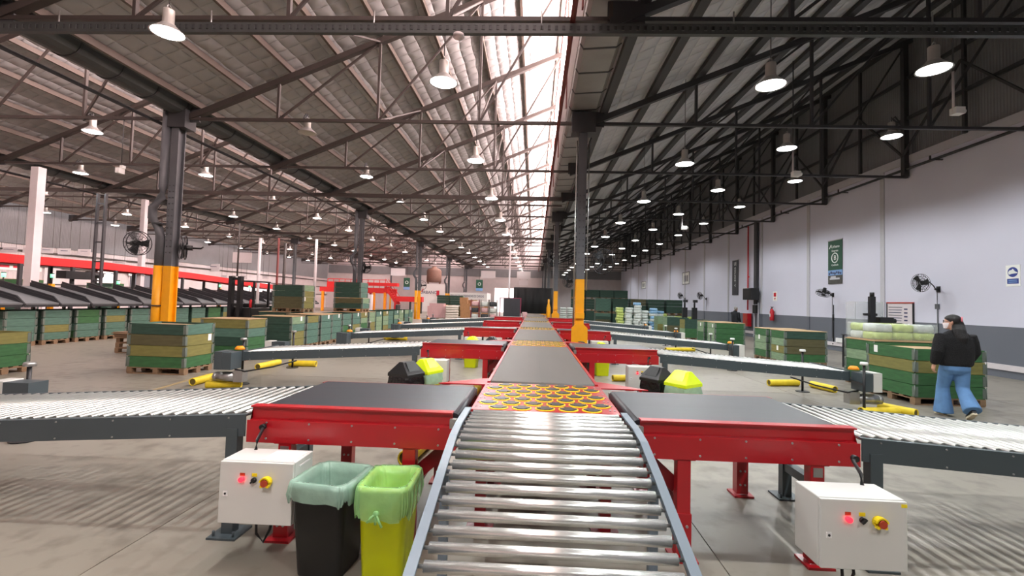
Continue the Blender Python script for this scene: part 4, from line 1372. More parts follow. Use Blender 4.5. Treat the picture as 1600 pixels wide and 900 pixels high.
# second tier on that line and the crates behind it
crate(-9.75, 17.4, 0, 'DDDD', 'TTTT', 'dark green crate carrying another crate, behind the front crate line', lid='ply', hinges=False)
crate(-9.75, 18.4, 0, 'DDDD', 'TTTT', 'dark green crate behind the front crate line, under the edge of the tall pair', lid='ply', hinges=False)
crate(-9.3, 17.5, PAL_H + 4 * RH + 0.016, 'BBDD', 'OOOL', 'brown and olive crate on its own pallet, perched on the crates behind the line', hinges=True, paper=[(0.1, 0.5)])
crate(-7.83, row_y[4], PAL_H + 4 * RH, 'DB', 'TT', 'two-row dark crate lying on the fifth crate of the line', hinges=True, blocks=False) if False else None
c_, zt = crate(-7.95, row_y[6] + 0.42, PAL_H + 4 * RH + 0.016, 'DB', 'TL', 'low two-row dark crate stacked on the crate line', blocks=True, hinges=True, lid='ply', w=1.25)
crate(-8.0, row_y[6] + 0.42, zt + 0.016 - PAL_H, 'DDD', 'TTT', 'teal-sided dark crate at the top of the stack on the crate line', hinges=True, w=1.15, blocks=False)
# row under the chutes
cy = 12.55
crate_ch = []
for i in range(18):
    f = ['DTT', 'DDD', 'GTD', 'DDT', 'TDD', 'DGT'][i % 6] + 'D'
    s = ['TTT', 'TOT', 'TTG', 'TTO', 'LTT', 'TTL'][i % 6] + ('G' if i % 3 == 2 else 'T')
    crate(-15.1, cy, 0, f, s, 'teal and green crate under the grey chutes, %s from the picture edge' % ORD[i], lid=None, hinges=i < 6, w=1.15)
    cy += 0.99
# crates on the white-wall side
r1 = at_z(1430, 633)
c_, zr1 = crate(r1.x + 0.62, r1.y + 0.6, 0, 'GGOG', 'GGOG', 'big green crate with an olive row, directly beside the walking woman', w=1.24, d=1.2, lid='in', paper=[(-0.8, 0.93)])
c_, zr2 = crate(8.12, 10.85, 0, 'GGTG', 'GGLG', 'green crate with wrapped bags on its lid, behind the one beside the woman', w=1.4, d=0.95, lid='ply')
crate(7.98, 14.3, 0, 'GBBD', 'LOLG', 'green and brown crate by the second wall-side conveyor end, nearer of the pair', lid='ply', paper=[(-0.5, 0.5)])
crate(7.98, 15.35, 0, 'GLGG', 'GLLG', 'green crate by the second wall-side conveyor end, further of the pair', lid='ply', paper=[(-0.6, 0.75)])
crate(8.0, 19.6, 0, 'GGGG', 'LLLL', 'bright green crate before the grey-haired man', lid='ply', paper=[(-0.3, 0.9)])
crate(7.98, 20.75, 0, 'GGGG', 'GGLL', 'green crate behind the one before the grey-haired man', lid='ply', paper=[(-0.5, 0.9)])
crate(7.98, 23.3, 0, 'GGDD', 'GLOO', 'green crate with olive side, third in line from the grey-haired man', hinges=False)
crate(8.0, 26.4, 0, 'BBDD', 'LLLL', 'brown-fronted crate at the far end of the wall-side crates', hinges=False)
crate(7.9, 28.0, 0, 'OOLL', 'LLLL', 'pale green crate beside the piled bags', hinges=False)
# tall stacks far on the wall side
fx = 4.85
for i, (f1, f2) in enumerate([('BBDT', 'TTTT'), ('GDDD', 'TDDD'), ('DDDD', 'DDBB'), ('DGGD', 'DDDD'), ('DDDD', 'DDDD')]):
    c_, z1 = crate(fx, 33.0 - 0.25 * i, 0, f1, 'DDDD', 'lower dark green crate of the far wall-side stacks, %s stack from the main belt' % ORD[i], hinges=False, lid='ply', w=1.05)
    crate(fx, 33.0 - 0.25 * i, z1 + 0.016, f2, 'DDDD', 'upper dark green crate of the far wall-side stacks, %s stack from the main belt' % ORD[i], hinges=False, w=1.05)
    fx += 1.16
for i in range(4):
    c_, z1 = crate(3.9 + i * 1.25, 41.5, 0, 'DDDD', 'DDDD', 'bottom crate of the tall dark stacks at the back, %s stack from the main belt' % ORD[i], hinges=False, lid='ply')
    c_, z1 = crate(3.9 + i * 1.25, 41.5, z1 + 0.016, 'DDDD', 'DDDD', 'middle crate of the tall dark stacks at the back, %s stack from the main belt' % ORD[i], hinges=False, lid='ply')
    crate(3.9 + i * 1.25, 41.5, z1 + 0.016, 'DDD', 'DDD', 'top crate of the tall dark stacks at the back, %s stack from the main belt' % ORD[i], hinges=False)
# far crate-side crates near the office
for i, (x, y, z) in enumerate([(-8.55, 43.5, 0), (-7.3, 43.5, 0)]):
    c_, z1 = crate(x, y, 0, 'BBBB', 'OOOO', '%s crate from the crate side under the dark green pair near the office' % ORD[i], hinges=False, lid='ply')
    crate(x, y, z1 + 0.016, 'DDDD', 'GGGG' if i == 0 else 'LLLL', '%s crate from the crate side in the dark green pair near the office' % ORD[i], hinges=False)
for i, (px, Y, m1) in enumerate([(30, 21.0, 'GDDG'), (165, 26.0, 'DGGD')]):
    p = at_y(px, 445, Y)
    c_, z1 = crate(p.x, Y, 0, 'DDDD', 'DDDD', ['base crate behind the chutes near the first green beacon', 'base crate behind the chutes by the lit dock door'][i], hinges=False, lid='ply')
    crate(p.x, Y, z1 + 0.016, m1, 'GGGG', ['green crate topping the stack behind the chutes near the first beacon', 'dark green crate topping the stack by the lit dock door'][i], hinges=False, lid='ply', w=1.5)

# stack of empty pallets and collars
ps = at_z(186, 553)
for k in range(3):
    o = thing('wooden_pallet', 'weathered wooden pallet behind the tan-lidded crate, %s of the stack from the floor' % ORD[k], 'pallet', (-10.82, 12.6, 0.14 * k), rad(3 * k), 'empty pallets')
    pallet_parts(o, 0.8, 1.2)
for k in range(3):
    o = thing('folded_collar', 'folded wooden collar lying on the empty pallets, %s from below' % ORD[k], 'pallet collar', (-10.82, 12.6, 0.42 + 0.05 * k), rad(86 - 5 * k), 'folded collars')
    part('board', MB().box(-0.75, 0.75, -0.3, 0.3, 0, 0.022), 'wood', o); part('board', MB().box(-0.7, 0.72, -0.28, 0.31, 0.024, 0.046), 'wood', o)

# ================================================================== BAGS AND BOXES
bagm = {}


def bag_mesh(m, w, d, h, seed):
    k = (m, w, d, h, seed)
    if k not in bagm:
        r = random.Random(seed)
        rings = []
        for z, e in ((0.0, 0.88), (0.1, 0.98), (0.5, 1.02), (0.88, 0.98), (1.0, 0.86)):
            rings.append([(x * (1 + r.uniform(-0.06, 0.05)), y * (1 + r.uniform(-0.08, 0.05)), max(0, z * h + (r.uniform(-0.01, 0.01) if z > 0 else 0))) for x, y, _ in dense(rrect(w * e, d * e, 0.08 * e, 0), 1)])
        bagm[k] = MB().loft(rings).data('bag_body', m)
    return bagm[k]


def bag(x, y, z, m, label, w=0.6, d=0.42, h=0.17, seed=0, rz=0, group='wrapped bags'):
    o = link('goods_bag', bag_mesh(m, w, d, h, seed), None, (x, y, z), (0, 0, rz))
    return tag(o, label, 'bag', group)


# lime and white bags in film on the crate near the woman
zb = zr2 + 0.016
o = thing('wooden_pallet', 'low tan board under the film-wrapped bags on the wall-side crate', 'pallet', (8.12, 10.85, zb))
part('board', MB().box(-0.68, 0.68, -0.44, 0.44, 0, 0.018), 'ply', o)
k = 0
for lay in range(2):
    for i in range(3):
        for j in range(2):
            m = ['baglime', 'bagwhite', 'baglime', 'bagwhite', 'baglime', 'baglime'][(i * 2 + j + lay * 3) % 6]
            bag(7.68 + 0.44 * i, 10.65 + 0.4 * j, zb + 0.019 + lay * 0.17, m, '%s film-wrapped bag near the woman, %s layer, %s from the conveyor, %s row' % ('lime' if m == 'baglime' else 'white', ['lower', 'upper'][lay], ORD[i], ['front', 'back'][j]), 0.44, 0.4, 0.168, k % 4, group='film-wrapped bags'); k += 1
wr_ = []
rr = random.Random(4)
for z in (zb + 0.02, zb + 0.1, zb + 0.19, zb + 0.28, zb + 0.365, zb + 0.375):
    e = 0.0 if z < zb + 0.37 else -0.25
    wr_.append([(8.12 + px * (1 + rr.uniform(-0.015, 0.015)), 10.85 + py * (1 + rr.uniform(-0.02, 0.02)), z + rr.uniform(-0.008, 0.008)) for px, py, _ in dense(rrect(1.4 + e, 0.88 + e, 0.08, 0), 2)])
tag(part('stretch_film', MB().loft(wr_, False), 'wrap', None), 'clear stretch film wound round the lime and white bags', 'film')

# stacked bags on the far wall side
cols = [(5.45, 29.6, 'baglime', 9), (5.97, 29.4, 'bagwhite', 9), (6.47, 29.2, 'bagwhite', 11), (6.97, 29.5, 'bagwhite', 8), (7.46, 29.2, 'bagblue', 9), (7.94, 29.6, 'bagblue', 8), (8.45, 30.6, 'baglime', 7), (8.95, 30.6, 'bagwhite', 6), (9.45, 30.6, 'baglime', 6), (9.95, 30.6, 'baglime', 6), (10.45, 30.8, 'baglime', 6)]
for ci, (x, y, m, n) in enumerate(cols):
    for k in range(n):
        mm = m
        if m == 'bagblue' and k in (4, 6):
            mm = 'bagwhite'
        if ci == 2 and k == n - 1:
            mm = 'bagblue'
        bag(x + ((k * 37 + ci * 11) % 7 - 3) * 0.012, y + ((k * 53) % 5 - 2) * 0.015, 0.165 * k, mm, '%s goods bag in the wall-side pile, %s column from the belt, %s from the floor' % ({'baglime': 'lime', 'bagwhite': 'white', 'bagblue': 'blue'}[mm], ORD[ci], ORD[k]), 0.43, 0.42, 0.165, (k + ci) % 5, ((k * 29 + ci * 5) % 9 - 4) * 0.02, 'bags in the wall-side pile')
# white bags right behind the first guarded column
for ci, (x, y) in enumerate([(2.2, 35.0), (2.75, 35.2), (3.15, 33.6)]):
    for k in range([8, 8, 13][ci]):
        bag(x, y, 0.165 * k, 'bagwhite', 'pale bag stacked past the guarded column, %s column from the belt, %s from the floor' % (ORD[ci], ORD[k]), 0.44, 0.42, 0.165, k % 5, 0.02 * (k % 3), 'bags past the guarded column')

# pink-white cartons, bags and cardboard boxes near the office
px0 = at_y(667, 499, 38.0)
o = thing('wooden_pallet', 'pallet under the pink and white cartons', 'pallet', (px0.x + 0.75, 38.5, 0), 0)
pallet_parts(o, 1.5, 1.0)
cd = MB().box(-0.145, 0.145, -0.15, 0.15, 0, 0.235).data('carton', 'carton')
for lay in range(5):
    for i in range(5 if lay < 4 else 4):
        for j in range(3):
            c = link('carton', cd, None, (px0.x + 0.75 + (i - 2) * 0.3 + (0.15 if lay == 4 else 0), 38.5 + (j - 1) * 0.31, PAL_H + 0.24 * lay))
            tag(c, 'pink and white carton on the far pallet, %s layer, %s column, %s row back' % (ORD[lay], ORD[i], ORD[j]), 'carton', 'pink and white cartons')
b0 = at_y(706, 500, 38.0)
for k in range(6):
    bag(b0.x, 38.0, 0.2 * k, 'bagcream', 'cream padded bale beside the pink cartons, %s from the floor' % ORD[k], 1.0, 0.7, 0.2, k, 0.02 * k, 'cream bales')
bx = [(-6.0, 40.6, 0, 0.9, 0.7, 0.8), (-5.0, 40.6, 0, 0.8, 0.7, 0.75), (-6.1, 40.6, 0.8, 0.8, 0.6, 0.55), (-5.2, 40.6, 0.75, 0.6, 0.6, 0.5), (-6.2, 40.6, 1.35, 0.7, 0.55, 0.55), (-5.0, 41.6, 0.0, 1.0, 0.8, 1.1), (-5.6, 41.6, 1.1, 0.9, 0.7, 0.6), (-4.3, 39.8, 0, 0.35, 0.3, 0.7), (-4.2, 41.2, 0, 0.5, 0.4, 1.3)]
for k, (x, y, z, w_, d_, h_) in enumerate(bx):
    if k == 5: z = 0
    o = thing('cardboard_box', 'brown cardboard box by the office, %s in the pile counted from the floor' % ORD[k], 'box', (x, y, z), 0, 'cardboard boxes')
    part('box_body', MB().box(-w_ / 2, w_ / 2, -d_ / 2, d_ / 2, 0, h_ - 0.006), 'card', o)
    part('flap', MB().box(-w_ / 2, w_ / 2, -d_ / 2, -0.004, h_ - 0.006, h_), 'card', o); part('flap', MB().box(-w_ / 2, w_ / 2, 0.004, d_ / 2, h_ - 0.006, h_), 'card', o)
for k in range(2):
    bag(-4.9, 40.4, 1.25 + 0.18 * k, 'bagcream', '%s white padded bale on the cardboard boxes' % ['lower', 'upper'][k], 0.9, 0.6, 0.18, k + 2, 0, 'bales on the boxes')
# rack trolleys with goods
for i, px in enumerate((742, 757, 770)):
    p = at_y(px, 497, 37.0)
    o = thing('wire_trolley', 'tall frame trolley loaded with bags, %s from the office boxes' % ORD[i], 'trolley', (p.x, 37.0, 0), 0, 'loaded trolleys')
    for sx in (-0.32, 0.32):
        for sy in (-0.25, 0.25):
            part('post', MB().box(sx - 0.02, sx + 0.02, sy - 0.02, sy + 0.02, 0.06, 1.75).cyl((sx - 0.01, sy, 0.05), (sx + 0.01, sy, 0.05), 0.05, 8), ['redcart', 'metal', 'metal'][i], o)
    for z in (0.2, 0.7, 1.2, 1.7):
        part('shelf', MB().box(-0.32, 0.32, -0.25, 0.25, z, z + 0.02), 'metal', o)
    for kk, z in enumerate((0.222, 0.722, 1.222)):
        bag(p.x, 37.0, z, ['bagwhite', 'bluepallet', 'carton'][(kk + i) % 3], '%s bundle on the %s trolley from the office boxes' % (['bottom', 'middle', 'top'][kk], ORD[i]), 0.55, 0.42, 0.36, kk, 0, 'bundles on the trolleys')

# ================================================================== CHUTES
def chute(y, label, first):
    o = thing('sorting_chute', label, 'chute', (-14.35, y, 0), 0, 'grey sorting chutes')
    return o


ch0 = thing('sorting_chute', 'grey sheet sorting chute over the green crates, first in the row from the picture edge', 'chute', (-14.4, 11.5, 0), 0, 'grey sorting chutes')
part('slide', MB().extrude([(0, 1.24), (0, 1.2), (-2.1, 1.7), (-2.1, 1.74)], 0.03, 0.95, 'y'), 'chute', ch0)
part('lip', MB().box(-0.03, 0.0, 0.03, 0.95, 1.13, 1.2), 'chutedark', ch0)
part('side_flange', MB().extrude([(0.02, 1.14), (0.02, 1.22), (-0.25, 1.46), (-2.1, 1.93), (-2.1, 1.62)], -0.01, 0.03, 'y'), 'chutedark', ch0)
part('side_flange', MB().extrude([(0.02, 1.14), (0.02, 1.22), (-0.25, 1.4), (-2.1, 1.86), (-2.1, 1.62)], 0.95, 0.97, 'y'), 'chutedark', ch0)
part('number_plate', MB().box(-0.5, -0.35, -0.016, -0.01, 1.3, 1.4), 'paper', ch0)
for yy in (0.03,):
    part('support_leg', MB().box(-2.05, -1.97, yy - 0.03, yy + 0.03, 0, 1.65), 'steel_dark', ch0)
for k in range(1, 19):
    dup(ch0, (-14.4, 11.5 + 0.99 * k, 0), 'grey sheet sorting chute over the green crates, %s in the row from the picture edge' % ORD[k])
# warning beacons on yellow posts behind the chutes
for i, (px, pt, pb) in enumerate([(6, 425, 448), (82, 427, 450), (185, 438, 455), (344, 444, 455), (390, 446, 460)]):
    X = -17.3
    a, b_ = at_x(px, pt, X), at_x(px, pb, X)
    o = thing('beacon_post', 'yellow post with a lit green beacon, %s from the picture edge behind the chutes' % ORD[i], 'beacon', (a.x, a.y, 0), 0, 'green beacons')
    part('post', MB().box(-0.06, 0.06, -0.06, 0.06, 0, b_.z + 0.15), 'colyellow', o)
    part('stem', MB().cyl((0, 0, b_.z + 0.15), (0, 0, a.z - 0.16), 0.02, 8), 'black', o)
    part('beacon_lens', MB().cyl((0, 0, a.z - 0.16), (0, 0, a.z - 0.03), 0.055, 12), 'beacon', o)
    part('beacon_cap', MB().cyl((0, 0, a.z - 0.03), (0, 0, a.z), 0.058, 12), 'black', o)
# long red conveyor above the chutes
X = -18.0
pts = [at_x(-70, 397, X), at_x(160, 415, X), at_x(300, 431, X), at_x(438, 450, X)]
rc = thing('overhead_conveyor', 'long red inclined conveyor running above the grey chutes', 'belt conveyor', (0, 0, 0))
for i in range(3):
    p, q = pts[i], pts[i + 1]
    part('side_frame', MB().bar(p, q, 0.06, 0.3), 'redbeam', rc)
    part('side_frame', MB().bar(p + Vector((-0.9, 0, 0)), q + Vector((-0.9, 0, 0)), 0.06, 0.3), 'redbeam', rc)
    part('belt', MB().bar(p + Vector((-0.45, 0, 0.06)), q + Vector((-0.45, 0, 0.06)), 0.82, 0.04), 'belt', rc)
for i in range(9):
    t_ = i / 8 * 3
    k = min(int(t_), 2)
    p = pts[k].lerp(pts[k + 1], t_ - k)
    part('support_leg', MB().box(p.x - 0.95, p.x - 0.85, p.y - 0.05, p.y + 0.05, 0, p.z - 0.15).box(p.x - 0.05, p.x + 0.05, p.y - 0.05, p.y + 0.05, 0, p.z - 0.15), 'steel_dark', rc)
pm_ = at_x(115, 418, X)
part('drive_unit', MB().cbox((X + 0.1, pm_.y, pm_.z - 0.3), (0.4, 1.1, 0.3)).cyl((X + 0.15, pm_.y + 0.4, pm_.z - 0.25), (X + 0.15, pm_.y + 1.0, pm_.z - 0.25), 0.14, 12), 'black', rc)

# hanging white signs
def hang_sign(px0, py0, px1, py1, Y, label, m='whitepanel', lines=1, cord=True):
    a, b_ = at_y(px0, py0, Y), at_y(px1, py1, Y)
    cx, cz = (a.x + b_.x) / 2, (a.z + b_.z) / 2
    w_, h_ = abs(b_.x - a.x), abs(a.z - b_.z)
    o = thing('hanging_sign', label, 'sign', (cx, Y, cz), 0, 'hanging white signs')
    part('panel', MB().box(-w_ / 2, w_ / 2, -0.01, 0.01, -h_ / 2, h_ / 2), m, o)
    for k in range(lines):
        z = h_ * (0.12 - 0.2 * k)
        part('print_line', MB().box(-w_ * 0.28, w_ * 0.28, -0.013, -0.01, z - h_ * 0.04, z + h_ * 0.04), 'textdark', o)
    if cord:
        ztop = roof_z(cx, max([gg for gg in XG if gg <= cx] or [XG[-1]])) + 0.31
        part('suspension_wire', MB().cyl((-w_ * 0.42, 0, h_ / 2), (-w_ * 0.42, 0, max(ztop - cz, h_ / 2 + 0.3)), 0.008, 5).cyl((w_ * 0.42, 0, h_ / 2), (w_ * 0.42, 0, max(ztop - cz, h_ / 2 + 0.3)), 0.008, 5), 'steel', o)
    return o


for i, (a, b_, c, d) in enumerate([(0, 386, 27, 395), (36, 387, 55, 395), (62, 387, 83, 396), (91, 388, 110, 398), (122, 389, 141, 398), (176, 408, 196, 414)]):
    hang_sign(a, b_, c, d, 25.6 + 0.01 * i, 'white sign board over the red overhead conveyor, %s from the picture edge' % ORD[i])
for i, (a, b_, c, d) in enumerate([(364, 394, 393, 411), (322, 412, 343, 424), (312, 416, 326, 428), (346, 430, 355, 435), (362, 430, 370, 435), (376, 430, 386, 436), (410, 431, 420, 436)]):
    hang_sign(a, b_, c, d, [33.5, 43.0, 42.9][min(i, 2)] if i < 3 else 41.3 + 0.02 * i, 'white hanging sign beyond the red overhead conveyor, %s counting from the biggest' % ORD[i], lines=0 if i == 0 else 1)
for i, (a, b_, c, d) in enumerate([(154, 425, 163, 430), (168, 425, 178, 430), (198, 426, 208, 431), (217, 426, 224, 431), (227, 427, 236, 431)]):
    p, q = at_x(a, b_, XL), at_x(c, d, XL)
    o = thing('door_sign', 'white sign plate above the dock doors, %s from the picture edge' % ORD[i], 'sign', (XL + 0.14, (p.y + q.y) / 2, (p.z + q.z) / 2), 0, 'dock door signs')
    w2, h2 = abs(p.y - q.y) / 2, abs(p.z - q.z) / 2
    part('plate', MB().box(-0.14, 0.0, -0.05, 0.05, -0.05, 0.05).box(0, 0.02, -w2, w2, -h2, h2), 'paper', o)
    part('print_line', MB().box(0.02, 0.024, -w2 * 0.6, w2 * 0.6, -h2 * 0.2, h2 * 0.2), 'textdark', o)
for i, (a, b_, c, d) in enumerate([(611, 419, 633, 431), (752, 423, 774, 435), (808, 424, 829, 436), (811, 438, 825, 446)]):
    hang_sign(a, b_, c, d, 46.6 + 0.3 * i, 'plain pale board hung under the roof near the far end, %s towards the belt' % ORD[i], lines=0)
# roller door and closed doors on the dock wall
for i, (p0, p1, zt) in enumerate([(203, 236, 3.1)]):
    a, b_ = at_x(p0, 440, XL), at_x(p1, 440, XL)
    dd = struct('door_1', MB().box(XL, XL + 0.08, a.y, b_.y, 0, zt), 'doorgrey', label='closed grey roller door beyond the chutes')
b = MB().box(XL, XL + 0.1, 28, 29.0, 0, 3.4).box(XL, XL + 0.1, 36.5, 38.0, 0, 3.4)
struct('trim_7', b, 'whitepanel', label='white dock door surrounds')
hs = at_x(20, 411, XL)
o = thing('wall_sign', 'white wall sign with red markings near the picture edge', 'sign', (XL + 0.02, hs.y, hs.z))
part('panel', MB().box(0, 0.02, -1.6, 1.6, -0.42, 0.42), 'paper', o)
for k in range(4):
    part('red_mark', MB().box(0.02, 0.024, -1.4 + 0.7 * k, -0.9 + 0.7 * k, -0.28, 0.3), 'textred', o)

# reach truck behind the first crate line
p = at_x(372, 470, -11.4)
o = thing('reach_truck', 'black reach truck mast with red lamp behind the olive-topped crate', 'forklift', (-11.4, p.y, 0))
part('mast', MB().box(-0.35, -0.22, -0.1, 0.1, 0.05, 2.35).box(0.0, 0.13, -0.1, 0.1, 0.05, 2.35).box(-0.22, 0.0, -0.05, 0.0, 2.2, 2.3).box(-0.22, 0.0, -0.05, 0.0, 1.2, 1.3), 'black', o)
part('body', MB().box(-0.45, 0.45, 0.1, 1.4, 0.12, 1.15).box(-0.4, 0.4, 0.5, 1.4, 1.15, 1.3), 'blackplastic', o, bev=0.03)
part('overhead_guard', MB().box(-0.1, 0.55, 0.1, 1.2, 2.15, 2.2).box(0.48, 0.55, 0.12, 0.18, 1.15, 2.15).box(0.48, 0.55, 1.1, 1.18, 1.15, 2.15), 'black', o)
part('wheel', MB().cyl((-0.45, 0.3, 0.15), (-0.3, 0.3, 0.15), 0.15, 14), 'blackplastic', o); part('wheel', MB().cyl((0.3, 0.3, 0.15), (0.45, 0.3, 0.15), 0.15, 14), 'blackplastic', o); part('wheel', MB().cyl((-0.08, 1.15, 0.15), (0.08, 1.15, 0.15), 0.15, 14), 'blackplastic', o)
part('fork', MB().box(-0.32, -0.2, -1.1, -0.1, 0.04, 0.09), 'metal', o); part('fork', MB().box(0.0, 0.12, -1.1, -0.1, 0.04, 0.09), 'metal', o)
part('fire_bottle', MB().lathe([(0, 0), (0.06, 0), (0.06, 0.26), (0.02, 0.32), (0, 0.32)], (0.42, 0.14, 1.15), 10), 'extred', o)
part('antenna_pole', MB().cyl((-0.1, 0.02, 2.35), (-0.1, 0.02, 4.4), 0.03, 8), 'steel', o)

# ================================================================== FAR MEZZANINE, OFFICE, DARK CURTAIN
MY = 52.0


def mz(px, py):
    return at_y(px, py, MY)


mz_o = thing('red_mezzanine', 'red steel conveyor mezzanine with a stair at the far crate side', 'mezzanine', (0, MY, 0))
a, b_ = mz(455, 455), mz(612, 446)
part('deck_beam', MB().box(mz(500, 450).x, mz(604, 450).x, -0.1, 0.1, mz(560, 457).z, mz(560, 450).z), 'redbeam', mz_o)
part('deck_beam', MB().box(mz(500, 450).x, mz(604, 450).x, 3.9, 4.1, mz(560, 457).z, mz(560, 450).z), 'redbeam', mz_o)
part('deck', MB().box(mz(500, 450).x, mz(604, 450).x, -0.1, 4.1, mz(560, 450).z, mz(560, 450).z + 0.06), 'redbeam', mz_o)
for px in (505, 528, 560, 585, 602):
    x = mz(px, 450).x
    part('post', MB().box(x - 0.12, x + 0.12, -0.12, 0.12, 0, mz(560, 456).z), 'orange', mz_o)
    part('post', MB().box(x - 0.12, x + 0.12, 3.9, 4.12, 0, mz(560, 456).z), 'redbeam', mz_o)
part('upper_belt', MB().box(mz(575, 440).x, mz(622, 440).x, -0.3, 0.5, mz(600, 447).z, mz(600, 442).z).box(mz(511, 440).x, mz(545, 440).x, 0, 0.8, mz(530, 449).z, mz(530, 440).z).box(mz(548, 440).x, mz(560, 440).x, 0, 0.8, mz(555, 449).z, mz(555, 441).z), 'redbeam', mz_o)
st0, st1 = mz(602, 448), mz(620, 470)
for s_ in (0, 1.0):
    part('stair_stringer', MB().bar((st0.x, s_, st0.z), (st1.x, s_, 1.0), 0.08, 0.3), 'redbeam', mz_o)
    part('stair_rail', MB().bar((st0.x, s_, st0.z + 0.9), (st1.x, s_, 1.9), 0.05, 0.05), 'redbeam', mz_o)
for k in range(9):
    t_ = k / 8
    part('stair_tread', MB().cbox((st0.x + (st1.x - st0.x) * t_, 0.5, st0.z + (1.0 - st0.z) * t_), (0.28, 1.0, 0.04)), 'redbeam', mz_o)
part('low_belt', MB().box(mz(620, 465).x, mz(660, 465).x, -0.3, 0.7, mz(640, 471.5).z, mz(640, 463.5).z), 'redbeam', mz_o)
part('low_support', MB().box(mz(640, 465).x, mz(640, 465).x + 0.2, -0.1, 0.1, 0, mz(640, 471).z).box(mz(657, 465).x, mz(657, 465).x + 0.2, -0.1, 0.1, 0, mz(640, 471).z).box(st1.x - 0.1, st1.x + 0.1, -0.1, 1.1, 0, 0.9), 'steel_dark', mz_o)
for k, px in enumerate(range(512, 604, 9)):
    x = mz(px, 450).x
    part('rail_post', MB().box(x - 0.03, x + 0.03, -0.08, -0.02, mz(560, 450).z, mz(560, 450).z + 1.0), 'redbeam', mz_o)
part('handrail', MB().box(mz(512, 450).x, mz(604, 450).x, -0.08, -0.02, mz(560, 450).z + 0.95, mz(560, 450).z + 1.02), 'redbeam', mz_o)
for i, px in enumerate((573, 579, 585)):
    x = mz(px, 462).x
    tag(part('steel_locker', MB().box(-0.2, 0.2, -0.25, 0.25, 0, 2.0).box(-0.19, 0.19, -0.27, -0.25, 0.05, 1.95), 'whitepanel', None, (x, MY - 1.2, 0)), 'white locker below the red mezzanine, %s towards the stair' % ORD[i], 'locker', 'white lockers')
# office booth with lettering
OY = 58.0
oa, ob = at_y(694, 457, OY), at_y(761, 460, OY)
of = thing('office_booth', 'white office booth with dark lettering along its top near the far doorway', 'booth', ((oa.x + ob.x) / 2, OY, 0))
w_ = (ob.x - oa.x)
part('booth_wall', MB().box(-w_ / 2, w_ / 2, 0, 0.1, 0, 0.9).box(-w_ / 2, w_ / 2, 0, 0.1, 1.45, oa.z).box(-w_ / 2, -w_ / 2 + 2, 0, 0.1, 0.9, 1.45), 'white', of)
part('booth_side', MB().box(w_ / 2 - 0.1, w_ / 2, 0.1, 5.0, 0, oa.z), 'white', of)
part('booth_side', MB().box(-w_ / 2, -w_ / 2 + 0.1, 0.1, 5.0, 0, oa.z), 'white', of)
part('booth_roof', MB().box(-w_ / 2, w_ / 2, 0, 5, oa.z, oa.z + 0.1), 'whitepanel', of)
part('shelf_line', MB().box(-w_ / 2, w_ / 2, -0.05, 0, 1.45, 1.53), 'colgrey', of)
part('booth_glass', MB().box(-w_ / 2 + 2, w_ / 2 - 0.1, 0.04, 0.06, 0.9, 1.45), 'glassclear', of)
part('booth_back', MB().box(-w_ / 2, w_ / 2, 4.9, 5.0, 0, oa.z), 'darkpanel', of)
text('lettering', 'CENTRO DE TRANSFERENCIAS DE CARGAS', 0.4, of, (0.0, -0.012, oa.z - 0.38), (pi / 2, 0, 0), 'textdark', 0.01, sx=0.6)
# lettered wall panel next to it
ua, ub = at_y(650, 443, 60.0), at_y(694, 463, 60.0)
up = thing('wall_board', 'white wall panel with dark lettering and a red tick beside the red stair', 'sign', ((ua.x + ub.x) / 2, 60.0, 0))
part('panel', MB().box((ua.x - ub.x) / 2, (ub.x - ua.x) / 2, 0, 0.1, 0, ua.z), 'white', up)
uc = at_y(670, 457, 60.0)
text('lettering', 'URBANO', 0.55, up, (uc.x - up.location.x, -0.012, uc.z), (pi / 2, 0, 0), 'textdark', 0.01)
part('red_tick', MB().bar((uc.x - up.location.x - 0.95, -0.012, uc.z + 0.05), (uc.x - up.location.x - 0.75, -0.012, uc.z + 0.5), 0.02, 0.12), 'textred', up)
ra, rb = at_y(682, 454, 59.9), at_y(686, 463, 59.9)
part('red_panel', MB().box(ra.x - up.location.x, rb.x - up.location.x, -0.03, 0, rb.z, ra.z), 'textred', up)
# water tank on the office roof
tk = at_y(678, 441, 62.0)
o = tag(part('water_tank', MB().lathe([(0, 0), (1.0, 0), (1.0, 1.5), (0.85, 1.75), (0.3, 2.0), (0.3, 2.15), (0, 2.15)], (0, 0, 0), 18).box(-0.9, -0.7, -0.1, 0.1, -tk.z + 0.4, 0).box(0.7, 0.9, -0.1, 0.1, -tk.z + 0.4, 0).box(-0.9, 0.9, -0.9, 0.9, -tk.z, -tk.z + 0.4), 'tank', None, (tk.x, 62.0, tk.z)), 'brown domed tank standing above the lettered wall panel', 'tank')
# dark banners near the far office
for i, (a, b_, c, d, Y, lab) in enumerate([(631, 434, 640, 453, 53, 'dark green banner hung above the red stair'), (744, 437, 754, 455, 54, 'dark green banner hung beside the far doorway')]):
    p, q = at_y(a, b_, Y), at_y(c, d, Y)
    o = thing('hanging_banner', lab, 'banner', ((p.x + q.x) / 2, Y, q.z))
    part('banner_cloth', MB().box(-(q.x - p.x) / 2, (q.x - p.x) / 2, -0.01, 0.01, 0, p.z - q.z), 'bannergreen', o)
    part('banner_print', MB().box(-(q.x - p.x) / 2, (q.x - p.x) / 2, -0.014, -0.01, 0.02, 0.35), 'bannersky', o)
    part('emblem', MB().torus((0, -0.014, (p.z - q.z) * 0.62), 0.16, 0.03, 14, 5, 'y'), 'textwhite', o)
    part('hanging_wire', MB().cyl((0, 0, p.z - q.z), (0, 0, roof_z(p.x, max(gg for gg in XG if gg <= p.x)) + 0.33 - q.z), 0.012, 5), 'steel', o)
